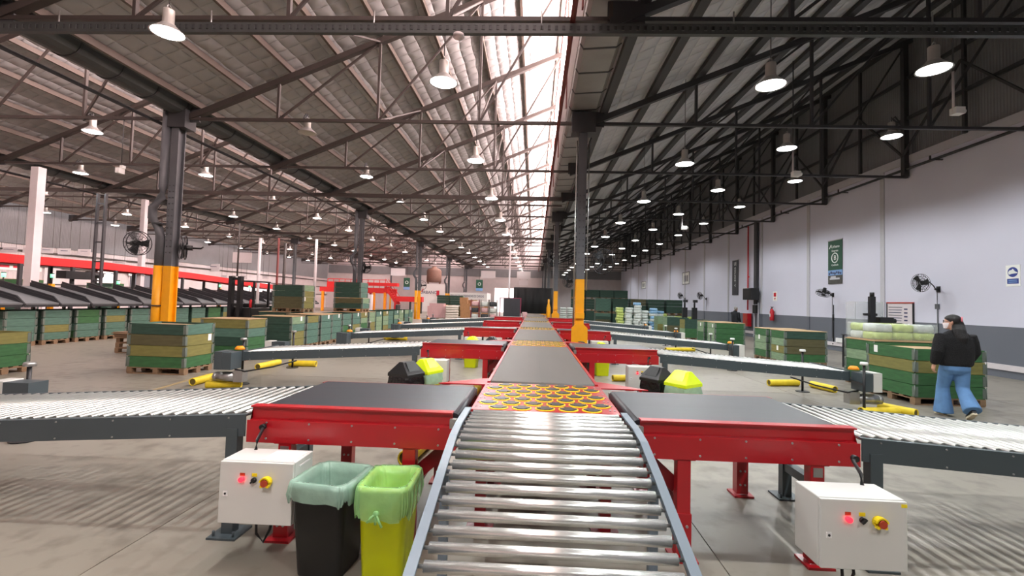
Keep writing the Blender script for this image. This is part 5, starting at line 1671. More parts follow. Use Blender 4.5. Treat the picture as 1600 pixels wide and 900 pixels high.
# dark curtain enclosure at the end of the main belt
DY = 31.0
o = thing('black_curtain', 'black curtain screen behind the far end of the main belt', 'curtain', (0, DY, 0))
a, b_ = at_y(804, 450, DY), at_y(862, 479, DY)
cr = []
n = 24
rows_ = []
for i in range(n + 1):
    x = a.x + (b_.x - a.x) * i / n
    rows_.append((x, 0.06 * sin(i * 1.3)))
b = MB()
b.loft([[(x, y, z) for x, y in rows_] + [(x, y + 0.03, z) for x, y in reversed(rows_)] for z in (0.9, a.z)], True)
part('curtain_cloth', b, 'curtain', o)
part('frame_post', MB().box(a.x - 0.05, a.x + 0.05, 0.05, 0.15, 0, a.z + 0.05), 'steel_dark', o); part('frame_post', MB().box(b_.x - 0.05, b_.x + 0.05, 0.05, 0.15, 0, a.z + 0.05), 'steel_dark', o)
part('top_rail', MB().box(a.x, b_.x, 0.06, 0.12, a.z, a.z + 0.06), 'steel_dark', o)
DY = 29.0
a, b_ = at_y(787, 466, DY), at_y(812, 494, DY)
o = thing('dark_cabinet', 'dark grey screen box on a red frame at the far end of the main belt', 'cabinet', ((a.x + b_.x) / 2, DY, 0))
w_ = b_.x - a.x
part('screen_panel', MB().box(-w_ / 2, w_ / 2, 0, 0.5, 0.3, a.z), 'darkpanel', o)
part('frame_leg', MB().box(-w_ / 2 - 0.25, -w_ / 2 - 0.2, 0, 0.05, 0, a.z), 'redcart', o); part('frame_leg', MB().box(w_ / 2 + 0.02, w_ / 2 + 0.07, 0, 0.05, 0, a.z), 'redcart', o)
part('frame_top', MB().box(-w_ / 2 - 0.25, w_ / 2 + 0.07, 0, 0.05, a.z, a.z + 0.04), 'redcart', o)
part('frame_foot', MB().box(-w_ / 2, -w_ / 2 + 0.06, 0, 0.5, 0, 0.3).box(w_ / 2 - 0.06, w_ / 2, 0, 0.5, 0, 0.3), 'steel_dark', o)
p = at_y(852, 490, 28.0)
o = thing('guard_post', 'yellow bottle-shaped guard post at the end of the main belt', 'bollard', (p.x + 0.2, 28.4, 0))
part('post', MB().lathe([(0, 0), (0.13, 0), (0.13, 1.35), (0.06, 1.6), (0.06, 1.85), (0, 1.87)], n=12), 'colyellow', o)
for k in range(5):
    bag(-0.6 + 0.4 * (k % 4), 29.6, 0.0 if k < 4 else 0.5, ['bluepallet', 'carton', 'bagwhite', 'bluepallet', 'carton'][k], 'mixed sack heap at the end of the main belt, %s sack' % ORD[k], 0.34, 0.42, 0.5, k, 0.02 * k, 'sacks at the belt end')
# fans on the columns
def drum_fan(x, y, z, rz, label, r=0.3):
    o = thing('column_fan', label, 'fan', (x, y, z), rz, 'column fans')
    part('cage', MB().torus((0, -0.12, 0), r, 0.012, 24, 6, 'y').torus((0, 0.0, 0), r, 0.012, 24, 6, 'y').torus((0, -0.14, 0), r * 0.6, 0.006, 20, 5, 'y').torus((0, -0.14, 0), r * 0.3, 0.006, 16, 5, 'y'), 'fangrey', o)
    sp_ = MB()
    for k in range(16):
        a = 2 * pi * k / 16
        sp_.cyl((0, -0.14, 0), (r * cos(a), -0.12, r * sin(a)), 0.004, 4)
        sp_.cyl((0, 0.02, 0), (r * cos(a), 0.0, r * sin(a)), 0.004, 4)
    part('grille', sp_, 'fangrey', o)
    for k in range(3):
        a = 2 * pi * k / 3
        bl = MB()
        c0, c1 = Vector((cos(a) * 0.05, -0.06, sin(a) * 0.05)), Vector((cos(a) * r * 0.9, -0.06, sin(a) * r * 0.9))
        tt = Vector((-sin(a), 0, cos(a)))
        bl.add([c0 - tt * 0.05 + Vector((0, 0.03, 0)), c0 + tt * 0.05 - Vector((0, 0.03, 0)), c1 + tt * 0.14 - Vector((0, 0.03, 0)), c1 - tt * 0.08 + Vector((0, 0.03, 0)),
                c0 - tt * 0.05 + Vector((0, 0.036, 0)), c0 + tt * 0.05 - Vector((0, 0.024, 0)), c1 + tt * 0.14 - Vector((0, 0.024, 0)), c1 - tt * 0.08 + Vector((0, 0.036, 0))], [(3, 2, 1, 0), (4, 5, 6, 7), (0, 1, 5, 4), (1, 2, 6, 5), (2, 3, 7, 6), (3, 0, 4, 7)])
        part('blade', bl, 'fangrey', o)
    part('motor', MB().cyl((0, -0.1, 0), (0, 0.16, 0), 0.07, 12), 'black', o)
    part('fan_arm', MB().tube([(0, 0.12, 0), (0, 0.34, 0.0), (0, 0.4, 0.05)], 0.022, 8), 'black', o)
    return o


for px, py, X, Y, rz, lab in [(213, 380, 0, 12.0, 75, 'caged fan on the nearest riveted column, on its chute side'), (290, 387, 0, 12.0, -60, 'caged fan on the nearest riveted column, on its belt side'),
                              (944, 409, 0, 12.0, -40, 'caged fan on the nearest column beside the main belt'), (863, 407, 0, 24.9, 30, 'caged fan on the second column beside the main belt'),
                              (889, 440, 0, 25.0, -40, 'caged fan low on the second column beside the main belt')]:
    p = at_y(px, py, Y)
    drum_fan(p.x, Y, p.z, rad(rz), lab, 0.32)
for px, py, Y, lab in [(572, 418, 25.0, 'caged fan on the second riveted column'), (659, 446, 52.0, 'big caged fan before the lettered wall panel')]:
    p = at_y(px, py, Y)
    o = drum_fan(p.x, Y, p.z, 0, lab, 0.3 if Y < 30 else 0.55)

# ================================================================== ON THE WHITE WALL
def wall_fan(px, py, pmx, pmy, rz, tilt, label, cable_to=0.5):
    m_ = at_x(pmx, pmy, XW)
    f_ = at_x(px, py, XW - 0.55)
    o = thing('wall_fan', label, 'fan', (XW, m_.y, m_.z), 0, 'wall fans')
    hd = Vector((f_.x - XW, f_.y - m_.y, f_.z - m_.z))
    part('wall_bracket', MB().box(-0.03, 0, -0.06, 0.06, -0.09, 0.09).cyl((-0.03, 0, 0), (-0.12, 0, 0), 0.045, 10, 0.03), 'black', o)
    part('arm', MB().tube([(-0.1, 0, 0), (-0.16, 0.0, 0.1), hd * 0.55 + Vector((0, 0, 0.12)), hd + Vector((0.02, 0, 0.02))], 0.016, 8), 'black', o)
    h = link('fan_head', MB().cyl((0, 0.02, 0), (0, 0.2, 0), 0.07, 14).data('motor', 'black'), o, hd, (rad(tilt), 0, rad(rz)))
    r = 0.28
    cg = MB()
    for R_, yy in ((r, 0.0), (r, -0.07), (r * 0.75, -0.1), (r * 0.5, -0.115), (r * 0.22, -0.12), (r * 0.75, 0.03), (r * 0.45, 0.05)):
        cg.torus((0, yy, 0), R_, 0.006, 24, 5, 'y')
    for k in range(20):
        a = 2 * pi * k / 20
        cg.cyl((0, -0.12, 0), (r * cos(a), -0.07, r * sin(a)), 0.0035, 4).cyl((0, 0.05, 0), (r * cos(a), 0.0, r * sin(a)), 0.0035, 4)
    part('cage', cg, 'fangrey', h)
    bl = MB()
    for k in range(3):
        a = 2 * pi * k / 3
        c0, c1 = Vector((cos(a) * 0.04, -0.04, sin(a) * 0.04)), Vector((cos(a) * r * 0.88, -0.04, sin(a) * r * 0.88))
        tt = Vector((-sin(a), 0, cos(a)))
        vs = [c0 - tt * 0.04, c0 + tt * 0.04, c1 + tt * 0.13, c1 - tt * 0.06]
        bl.add([v + Vector((0, 0.0, 0)) for v in vs] + [v + Vector((0, 0.006, 0)) for v in vs], [(3, 2, 1, 0), (4, 5, 6, 7), (0, 1, 5, 4), (1, 2, 6, 5), (2, 3, 7, 6), (3, 0, 4, 7)])
    part('blade_set', bl, 'fangrey', h)
    part('fan_cable', MB().cyl((-0.015, 0.05, -0.08), (-0.015, 0.05, -(m_.z - cable_to)), 0.008, 6), 'black', o)
    return o


wall_fan(1440, 442, 1467, 452, -82, 5, 'black wall fan seen side on above the stacked lime bags', 1.2)
wall_fan(1287, 457, 1302, 461, -60, 62, 'black wall fan tilted flat under the green banner', 0.5)
wall_fan(1094, 462, 1104, 467, -75, 10, 'black wall fan far along the wall, nearer of the distant two', 1.4)
wall_fan(1063, 462, 1071, 467, -75, 10, 'black wall fan furthest along the wall', 1.4)


def wall_rect(px0, py0, px1, py1):
    a, b_ = at_x(px0, py0, XW), at_x(px1, py1, XW)
    return (a.y + b_.y) / 2, abs(a.y - b_.y), (a.z + b_.z) / 2, abs(a.z - b_.z)


RW = (pi / 2, 0, -pi / 2)      # text lying on the wall, read from inside the hall
# green banner
yc, wy, zc, hz = wall_rect(1295, 378, 1317, 443)
o = thing('wall_banner', 'tall dark green banner with white circled emblem and landscape print', 'banner', (XW, yc, zc))
part('banner_cloth', MB().box(-0.03, -0.018, -wy / 2, wy / 2, -hz / 2 + hz * 0.32, hz / 2), 'bannergreen', o)
part('sky_print', MB().box(-0.03, -0.018, -wy / 2, wy / 2, -hz / 2 + hz * 0.2, -hz / 2 + hz * 0.32), 'bannersky', o)
part('ground_print', MB().box(-0.03, -0.018, -wy / 2, wy / 2, -hz / 2, -hz / 2 + hz * 0.2), 'bannerground', o)
part('hanging_bar', MB().box(-0.035, -0.012, -wy / 2 - 0.02, wy / 2 + 0.02, hz / 2, hz / 2 + 0.03).box(-0.018, 0, -0.1, 0.1, -hz * 0.3, hz * 0.45), 'metal', o)
pe = MB()
for k in range(7):
    pe.cyl((-0.032, -0.36 + 0.12 * k, -hz / 2 + hz * (0.24 + 0.012 * (k % 3))), (-0.034, -0.36 + 0.12 * k, -hz / 2 + hz * (0.24 + 0.012 * (k % 3))), 0.05 + 0.01 * (k % 2), 8)
part('people_print', pe, 'textdark', o)
part('vehicle_print', MB().box(-0.034, -0.03, -0.3, 0.34, -hz / 2 + hz * 0.1, -hz / 2 + hz * 0.14).box(-0.034, -0.03, -0.05, 0.28, -hz / 2 + hz * 0.14, -hz / 2 + hz * 0.18), 'pilaster', o)
em = MB().torus((-0.032, 0, hz * 0.1), 0.2, 0.022, 28, 5, 'x')
part('emblem', em, 'textwhite', o)
text('lettering', 'B', 0.28, o, (-0.032, 0, hz * 0.1), RW, 'textwhite')
text('lettering', 'Empresa', 0.12, o, (-0.032, 0, hz * 0.1 + 0.3), RW, 'textwhite')
text('lettering', 'Certificada', 0.1, o, (-0.032, 0, hz * 0.1 - 0.3), RW, 'textwhite')
text('lettering', 'Urbano', 0.17, o, (-0.032, -0.03, hz * 0.36), RW, 'textwhite')
part('arrow_mark', MB().bar((-0.032, 0.36, hz * 0.36 - 0.06), (-0.032, 0.24, hz * 0.36 + 0.1), 0.004, 0.04), 'textwhite', o)
# charcoal banner
yc, wy, zc, hz = wall_rect(1145, 408, 1154, 461)
o = thing('wall_banner', 'narrow charcoal banner with sideways white lettering', 'banner', (XW, yc, zc))
part('banner_cloth', MB().box(-0.03, -0.018, -wy / 2, wy / 2, -hz / 2, hz / 2), 'bannerdark', o)
part('hanging_bar', MB().box(-0.035, -0.012, -wy / 2 - 0.02, wy / 2 + 0.02, hz / 2, hz / 2 + 0.03).box(-0.018, 0, -0.1, 0.1, -hz * 0.4, hz * 0.4), 'metal', o)
text('lettering', 'SOMOS', 0.27, o, (-0.032, 0.0, hz * 0.1), (pi / 2, -pi / 2, -pi / 2), 'textwhite')
text('lettering', 'UE', 0.3, o, (-0.032, 0.0, hz * 0.4), RW, 'textwhite')
text('lettering', 'A', 0.26, o, (-0.032, 0.0, -hz * 0.22), (pi / 2, -pi / 2, -pi / 2), 'textwhite')
part('print_line', MB().box(-0.034, -0.03, -0.006, 0.006, -hz * 0.16, -hz * 0.06), 'textwhite', o)
# blue sign
yc, wy, zc, hz = wall_rect(1572, 415, 1595, 447)
o = thing('safety_sign', 'white safety sign with a blue disc and a blue text bar', 'sign', (XW, yc, zc))
part('board', MB().box(-0.012, 0, -wy / 2, wy / 2, -hz / 2, hz / 2), 'paper', o)
part('disc', MB().cyl((-0.012, 0, hz * 0.17), (-0.016, 0, hz * 0.17), wy * 0.36, 28), 'signblue', o)
gl = [(-0.09, -0.05), (-0.1, 0.0), (-0.07, 0.04), (-0.02, 0.05), (0.0, 0.075), (0.03, 0.05), (0.045, 0.02), (0.1, -0.01), (0.11, -0.03), (0.03, -0.035), (-0.02, -0.04), (-0.07, -0.055)]
part('pictogram', MB().extrude([(-u * 1.15, v * 1.15 + hz * 0.17) for u, v in gl], -0.02, -0.016, 'x'), 'textwhite', o)
part('text_bar', MB().box(-0.016, -0.012, -wy * 0.4, wy * 0.4, -hz * 0.38, -hz * 0.14), 'signblue', o)
part('print_line', MB().box(-0.018, -0.016, -wy * 0.28, wy * 0.3, -hz * 0.235, -hz * 0.2).box(-0.018, -0.016, -wy * 0.3, wy * 0.3, -hz * 0.32, -hz * 0.285), 'bannersky', o)
# notice board
yc, wy, zc, hz = wall_rect(1388, 474, 1428, 520)
o = thing('notice_board', 'framed white notice board with text rows above the lime bags', 'notice board', (XW, yc, zc))
part('board', MB().box(-0.03, 0, -wy / 2, wy / 2, -hz / 2, hz / 2), 'whitepanel', o)
part('frame', MB().box(-0.05, 0, -wy / 2 - 0.03, -wy / 2, -hz / 2, hz / 2).box(-0.05, 0, wy / 2, wy / 2 + 0.03, -hz / 2, hz / 2), 'black', o)
part('frame', MB().box(-0.05, 0, -wy / 2 - 0.03, wy / 2 + 0.03, hz / 2, hz / 2 + 0.04), 'brick', o)
for k in range(9):
    part('text_row', MB().box(-0.033, -0.03, -wy * 0.1 + 0.02 * (k % 3), wy * 0.45, hz * (0.36 - 0.095 * k) - 0.012, hz * (0.36 - 0.095 * k) + 0.012), 'textdark' if k % 3 else 'bannerdark', o)
for k in range(4):
    part('text_row', MB().box(-0.033, -0.03, -wy * 0.3, -wy * 0.17, hz * (0.3 - 0.13 * k) - 0.03, hz * (0.3 - 0.13 * k) + 0.02), 'textdark', o)
# clear acrylic cabinet and label printer behind the bags
p = at_x(1352, 500, 9.7)
o = thing('work_stand', 'black scanner stand on a clear acrylic case behind the lime bags', 'stand', (9.7, p.y, 0))
part('stand_table', MB().box(-0.5, 0.5, -0.3, 0.3, 0.95, 0.98).box(-0.48, -0.44, -0.28, -0.24, 0, 0.95).box(0.44, 0.48, -0.28, -0.24, 0, 0.95).box(-0.48, -0.44, 0.24, 0.28, 0, 0.95).box(0.44, 0.48, 0.24, 0.28, 0, 0.95), 'steel_dark', o)
part('acrylic_case', MB().box(-0.42, -0.41, -0.2, 0.2, 0.98, 1.95).box(0.35, 0.36, -0.2, 0.2, 0.98, 1.95).box(-0.42, 0.36, -0.2, -0.195, 0.98, 1.95), 'glassclear', o)
part('scanner_mast', MB().box(-0.1, 0.05, -0.35, -0.25, 0.98, 2.1).cyl((-0.02, -0.3, 2.1), (-0.02, -0.3, 2.22), 0.06, 10).box(-0.25, 0.1, -0.34, -0.26, 1.55, 1.62), 'black', o)
part('printer', MB().box(0.12, 0.5, -0.42, -0.15, 1.3, 1.52).cyl((0.5, -0.3, 1.42), (0.62, -0.3, 1.42), 0.07, 10).box(0.2, 0.4, -0.35, -0.2, 0.98, 1.3), 'blackplastic', o, bev=0.01)
# switch and conduit by the notice board, and conduits
p = at_x(1466, 479, XW)
o = thing('wall_switch', 'small grey wall switch with conduit beside the notice board', 'switch', (XW, p.y, p.z))
part('switch_box', MB().box(-0.06, 0, -0.06, 0.06, -0.08, 0.08), 'colgrey', o, bev=0.008)
part('conduit', MB().cyl((-0.02, 0, -0.08), (-0.02, 0, -p.z + 0.4), 0.016, 8), 'colgrey', o)
p = at_x(1184, 460, XW)
o = thing('wall_conduit', 'broad dark cable riser on the white wall above a black speaker box', 'cable riser', (XW, p.y, 0))
part('riser', MB().box(-0.16, -0.05, -0.16, 0.16, 1.9, 6.6), 'steel_dark', o)
part('lower_conduit', MB().box(-0.1, -0.05, -0.28, -0.2, 0.05, 2.0).box(-0.1, -0.05, 0.2, 0.28, 0.05, 2.0), 'pilaster', o)
part('breaker_box', MB().box(-0.2, -0.05, -0.18, 0.2, 1.38, 1.85), 'black', o)
o = thing('speaker_box', 'black box speaker fixed on the cable riser of the white wall', 'speaker', (XW - 0.17, p.y, p.z))
part('cabinet_shell', MB().box(-0.45, 0, -0.5, 0.5, -0.32, 0.34), 'blackplastic', o, bev=0.02)
part('speaker_grille', MB().box(-0.46, -0.45, -0.45, 0.45, -0.27, 0.29), 'black', o)
p = at_x(1172, 420, XW)
o = thing('sprinkler_pipe', 'thin red pipe rising up the white wall from the hose cabinet', 'pipe', (XW - 0.06, p.y, 0))
part('pipe', MB().cyl((-0.06, 0, 1.55), (-0.06, 0, 6.5), 0.04, 10).cyl((0, 0, 3.5), (-0.06, 0, 3.5), 0.05, 8), 'extred', o)
yc, wy, zc, hz = wall_rect(1161, 493, 1171, 517)
o = thing('hose_cabinet', 'red fire hose cabinet on the wall beside the grey-haired man', 'cabinet', (XW - 0.04, p.y, 0.85))
part('cabinet_body', MB().box(-0.22, 0, -0.3, 0.3, -0.25, 0.5), 'extred', o, bev=0.01)
part('cabinet_door', MB().box(-0.235, -0.22, -0.27, 0.27, -0.22, 0.47), 'brick', o)
part('handle', MB().box(-0.25, -0.235, -0.2, -0.17, 0.1, 0.2), 'metal', o)
p = at_x(1211, 490, XW)
o = thing('fire_extinguisher', 'red fire extinguisher hung on the white wall under a small red sign', 'extinguisher', (XW - 0.03, p.y, 1.05))
part('cylinder', MB().lathe([(0, 0), (0.1, 0), (0.105, 0.03), (0.105, 0.48), (0.06, 0.58), (0.03, 0.62), (0, 0.62)], (-0.13, 0, 0), 16), 'extred', o)
part('valve', MB().cyl((-0.13, 0, 0.62), (-0.13, 0, 0.7), 0.03, 8).box(-0.2, -0.06, -0.015, 0.015, 0.69, 0.72), 'black', o)
part('hose', MB().tube([(-0.13, 0.03, 0.66), (-0.13, 0.15, 0.6), (-0.13, 0.16, 0.3), (-0.13, 0.13, 0.1)], 0.015, 6), 'black', o)
part('hook', MB().box(-0.06, 0, -0.03, 0.03, 0.4, 0.5), 'metal', o)
part('body_label', MB().box(-0.237, -0.233, -0.05, 0.05, 0.2, 0.36), 'white', o)
p2 = at_x(1209, 463, XW)
o = thing('extinguisher_sign', 'small white and red sign above the fire extinguisher', 'sign', (XW, p.y, p2.z))
part('plate', MB().box(-0.01, 0, -0.2, 0.2, -0.25, 0.25), 'paper', o)
part('pictogram', MB().box(-0.014, -0.01, -0.12, 0.12, -0.02, 0.18), 'extred', o)
part('pictogram_arrow', MB().extrude([(-0.08, -0.08), (0.08, -0.08), (0.0, -0.2)], -0.014, -0.01, 'x'), 'extred', o)
for i, (a, b_, c, d) in enumerate([(1067, 427, 1077, 443), (1003, 441, 1009, 450)]):
    yc, wy, zc, hz = wall_rect(a, b_, c, d)
    o = thing('framed_notice', 'white framed notice high on the white wall, %s of the distant two' % ['nearer', 'further'][i], 'notice', (XW, yc, zc))
    part('sheet', MB().box(-0.02, 0, -wy / 2, wy / 2, -hz / 2, hz / 2), 'paper', o)
    part('frame', MB().box(-0.03, 0, -wy / 2 - 0.05, -wy / 2, -hz / 2 - 0.05, hz / 2 + 0.05).box(-0.03, 0, wy / 2, wy / 2 + 0.05, -hz / 2 - 0.05, hz / 2 + 0.05).box(-0.03, 0, -wy / 2, wy / 2, hz / 2, hz / 2 + 0.05).box(-0.03, 0, -wy / 2, wy / 2, -hz / 2 - 0.05, -hz / 2), 'colgrey', o)
    for k in range(3):
        part('print_block', MB().box(-0.023, -0.02, -wy * 0.32 + wy * 0.24 * k, -wy * 0.2 + wy * 0.24 * k, -hz * 0.3, hz * 0.25), 'bannerdark', o)
p = at_x(1303, 545, XW)
o = thing('wall_cable', 'black cable drop in a bar beneath the tilted wall fan', 'cable', (XW, at_x(1303, 500, XW).y, 0))
part('conduit', MB().cyl((-0.02, 0, 0.3), (-0.02, 0, 1.9), 0.018, 8).cyl((-0.02, 0, 1.25), (-0.02, 0, 1.5), 0.03, 8), 'black', o)
o = thing('junction_box', 'white junction box low on the wall under the tilted fan', 'box', (XW, at_x(1316, 540, XW).y, 0.42))
part('box_body', MB().box(-0.08, 0, -0.3, 0.3, -0.06, 0.12), 'white', o, bev=0.01)
# twin black standing devices by the far wall fans
for i, px in enumerate((1064, 1073)):
    p = at_z(px, 507, 0.6)
    o = thing('scanner_stand', 'black standing scanner post before the far wall fans, %s of two' % ['first', 'second'][i], 'stand', (8.75 + 0.56 * i, 27.2, 0), 0, 'scanner posts')
    part('post', MB().box(-0.13, 0.13, -0.1, 0.1, 0, 1.6).cyl((0, 0, 1.6), (0, 0, 2.0), 0.05, 10), 'black', o)
    part('head', MB().box(-0.08, 0.16, -0.06, 0.06, 1.9, 2.05), 'black', o)
    part('base', MB().box(-0.25, 0.25, -0.2, 0.2, 0, 0.04), 'black', o)

# smoke detector disc on the tray
p = at_y(715, 49, 6.98)
tag(part('ceiling_sensor', MB().lathe([(0, 0), (0.09, 0), (0.085, 0.05), (0.05, 0.07), (0, 0.07)], n=16), 'whitepanel', None, (p.x, 7.08, ct.location.z - 0.072)), 'round white sensor under the cable tray', 'sensor')
p = at_y(178, 261, 11.5)
o = thing('ceiling_camera', 'small white camera hung under the roof before the nearest riveted column', 'camera', (p.x, 11.71, p.z))
part('camera_body', MB().box(-0.05, 0.05, -0.12, 0.06, -0.12, 0.02).box(0, 0.08, -0.05, 0.05, 0.02, 0.1), 'white', o)
part('stem', MB().cyl((0, 0, 0.02), (0, 0, ZB - p.z), 0.01, 6), 'steel_dark', o)


# ================================================================== PEOPLE
def ring3(c, rx, ry, n=16, ax=(0, 0, 1), front=(0, 1, 0), sq=1.0):
    a = Vector(ax).normalized()
    f = Vector(front); f = (f - a * f.dot(a)).normalized()
    r = f.cross(a)
    out = []
    for k in range(n):
        t = 2 * pi * k / n
        cx_, sy_ = cos(t), sin(t)
        out.append(Vector(c) + r * (rx * math.copysign(abs(cx_) ** sq, cx_)) + f * (ry * math.copysign(abs(sy_) ** sq, sy_)))
    return out


def limb(b, pts, n=14, front=(0, 1, 0)):
    """pts: (centre, rx, ry)"""
    rings = []
    for i, (c, rx, ry) in enumerate(pts):
        p0 = Vector(pts[max(i - 1, 0)][0]); p1 = Vector(pts[min(i + 1, len(pts) - 1)][0])
        rings.append(ring3(c, rx, ry, n, p1 - p0, front))
    b.loft(rings)
    return b


def solid(name, b, m, parent, vox, smooth=6, label=None):
    o = part(name, b, m, parent, label=label)
    md = o.modifiers.new('remesh', 'REMESH'); md.mode = 'VOXEL'; md.voxel_size = vox; md.use_smooth_shade = True
    sm_ = o.modifiers.new('smooth', 'SMOOTH'); sm_.factor = 0.5; sm_.iterations = smooth
    return o


def head_rings(c, s=1.0, yaw=0.0):
    """rings of a head, c = centre at ear height, facing +y turned by yaw"""
    rot = Matrix.Rotation(yaw, 3, 'Z')
    prof = [(-0.115, 0.03, 0.035, 0.045), (-0.105, 0.046, 0.05, 0.04), (-0.075, 0.06, 0.072, 0.02), (-0.035, 0.069, 0.088, 0.008), (0.0, 0.074, 0.095, 0.0), (0.04, 0.076, 0.098, -0.004), (0.075, 0.068, 0.088, -0.006), (0.1, 0.048, 0.062, -0.008), (0.115, 0.018, 0.024, -0.008)]
    out = []
    for z, rx, ry, oy in prof:
        out.append([Vector(c) + rot @ Vector((rx * s * cos(2 * pi * k / 18), oy * s + ry * s * sin(2 * pi * k / 18), z * s)) for k in range(18)])
    return out, rot


def hand(b, wrist, direc, palm_n, side, s=1.0, curl=0.5):
    """palm with four curled fingers and a thumb"""
    d = Vector(direc).normalized(); nrm = Vector(palm_n); nrm = (nrm - d * nrm.dot(d)).normalized()
    w = d.cross(nrm) * side
    P = Vector(wrist)
    limb(b, [(P - d * 0.02, 0.024 * s, 0.02 * s), (P + d * 0.02 * s, 0.034 * s, 0.018 * s), (P + d * 0.06 * s, 0.041 * s, 0.017 * s), (P + d * 0.088 * s, 0.038 * s, 0.013 * s)], 12, nrm)
    for i, (off, ln) in enumerate(((-0.03, 0.068), (-0.01, 0.078), (0.011, 0.073), (0.03, 0.057))):
        q = P + d * 0.085 * s + w * off * s
        pts = [q]
        ang = 0.15
        for seg in (0.45, 0.32, 0.23):
            ang += curl * (0.6 + 0.1 * i)
            q = q + (d * cos(ang) + nrm * sin(ang)) * ln * seg * s
            pts.append(q)
        b.tube(pts, 0.0085 * s, 8)
    q = P + d * 0.03 * s - w * 0.034 * s
    b.tube([q, q + (d * 0.6 - w * 0.6 + nrm * 0.3) * 0.035 * s, q + (d * 0.95 - w * 0.55 + nrm * 0.6) * 0.06 * s], 0.0095 * s, 8)


def face(o, c, rot, s=1.0, skin_m='skin'):
    C_ = Vector(c)

    def T(x, y, z):
        return C_ + rot @ Vector((x, y, z)) * s
    for sx in (-1, 1):
        part('eye', MB().sphere(T(sx * 0.031, 0.082, 0.012), 0.011 * s, n=10, m=6), 'textwhite', o)
        part('iris', MB().sphere(T(sx * 0.031, 0.0915, 0.012), 0.005 * s, n=8, m=6), 'black', o)
    part('mouth', MB().sphere(T(0, 0.09, -0.06), 0.022 * s, 0.008 * s, 0.006 * s, 10, 6), 'lips', o)


# ---- woman walking away beside the big crate
wp_ = at_z(1503, 655)
wm = thing('person', 'person in black fluffy sweater and wide blue jeans walking beside the big crate', 'person', (wp_.x, wp_.y + 0.1, 0), rad(-14))
hc = (-0.015, 0.05, 1.535)
hr, hrot = head_rings(hc, 1.0, rad(60))
bd = MB()
bd.loft(hr)
Cn = Vector(hc)
nose = [Cn + hrot @ Vector(v) for v in ((0, 0.085, 0.02), (0, 0.112, -0.025), (0, 0.1, -0.034))]
bd.tube(nose, 0.011, 8)
for sx in (-1, 1):
    bd.sphere(Cn + hrot @ Vector((sx * 0.076, -0.005, 0.0)), 0.012, 0.022, 0.032, 8, 6)
limb(bd, [((0, 0.0, 1.32), 0.07, 0.065), ((0, 0.015, 1.4), 0.052, 0.055), ((-0.008, 0.03, 1.47), 0.05, 0.055)])
limb(bd, [((0, 0.02, 0.84), 0.16, 0.11), ((0, 0.02, 1.0), 0.14, 0.1), ((0, 0.0, 1.2), 0.16, 0.11), ((0, -0.01, 1.33), 0.16, 0.09), ((0, 0, 1.37), 0.07, 0.06)])
LS, LE, LWr = Vector((-0.2, -0.01, 1.31)), Vector((-0.27, -0.07, 1.06)), Vector((-0.285, 0.0, 0.84))
RS, RE, RWr = Vector((0.2, -0.01, 1.31)), Vector((0.26, 0.02, 1.06)), Vector((0.24, 0.16, 0.88))
for A_, B_, Cw in ((LS, LE, LWr), (RS, RE, RWr)):
    limb(bd, [(A_, 0.05, 0.05), (A_.lerp(B_, 0.5), 0.043, 0.043), (B_, 0.038, 0.038), (B_.lerp(Cw, 0.5), 0.034, 0.034), (Cw, 0.024, 0.022)])
hand(bd, LWr, LWr - LE, (1, 0.1, 0), 1, 1.0, 0.45)
hand(bd, RWr, RWr - RE, (-1, 0.1, 0), -1, 1.0, 0.45)
# legs: leading left leg, trailing right leg pushing off
LH, LK, LA = Vector((-0.085, 0.02, 0.84)), Vector((-0.1, 0.15, 0.47)), Vector((-0.09, 0.16, 0.09))
RH_, RK, RA = Vector((0.085, 0.02, 0.84)), Vector((0.09, 0.0, 0.46)), Vector((0.07, -0.27, 0.17))
for A_, B_, Cw in ((LH, LK, LA), (RH_, RK, RA)):
    limb(bd, [(A_, 0.08, 0.085), (A_.lerp(B_, 0.5), 0.07, 0.075), (B_, 0.052, 0.056), (B_.lerp(Cw, 0.4), 0.05, 0.054), (Cw, 0.034, 0.038)])
solid('body', bd, 'skin', wm, 0.0065, 3)
face(wm, hc, hrot)
# glasses
gb = MB()
for sx in (-1, 1):
    g0 = Cn + hrot @ Vector((sx * 0.031, 0.103, 0.012))
    gb.torus((0, 0, 0), 0.024, 0.003, 16, 5, 'y')
    for i in range(len(gb.v) - 80, len(gb.v)):
        v = hrot @ Vector(gb.v[i]); gb.v[i] = tuple(v + g0)
    gb.cyl(Cn + hrot @ Vector((sx * 0.055, 0.1, 0.015)), Cn + hrot @ Vector((sx * 0.08, 0.0, 0.01)), 0.003, 5)
gb.cyl(Cn + hrot @ Vector((-0.008, 0.104, 0.014)), Cn + hrot @ Vector((0.008, 0.104, 0.014)), 0.003, 5)
part('spectacles', gb, 'frameglass', wm)
part('face_glare', MB().loft([[Cn + hrot @ Vector((rx * cos(t), oy + ry * sin(t), z)) for t in [pi * (0.08 + 0.84 * k / 10) for k in range(11)]] for z, rx, ry, oy in ((-0.1, 0.05, 0.06, 0.045), (-0.06, 0.068, 0.09, 0.02), (-0.025, 0.076, 0.108, 0.008), (-0.008, 0.075, 0.1, 0.006))], False, True, False), 'glare_white', wm)  # patch carrying the glare on the skin below the spectacles
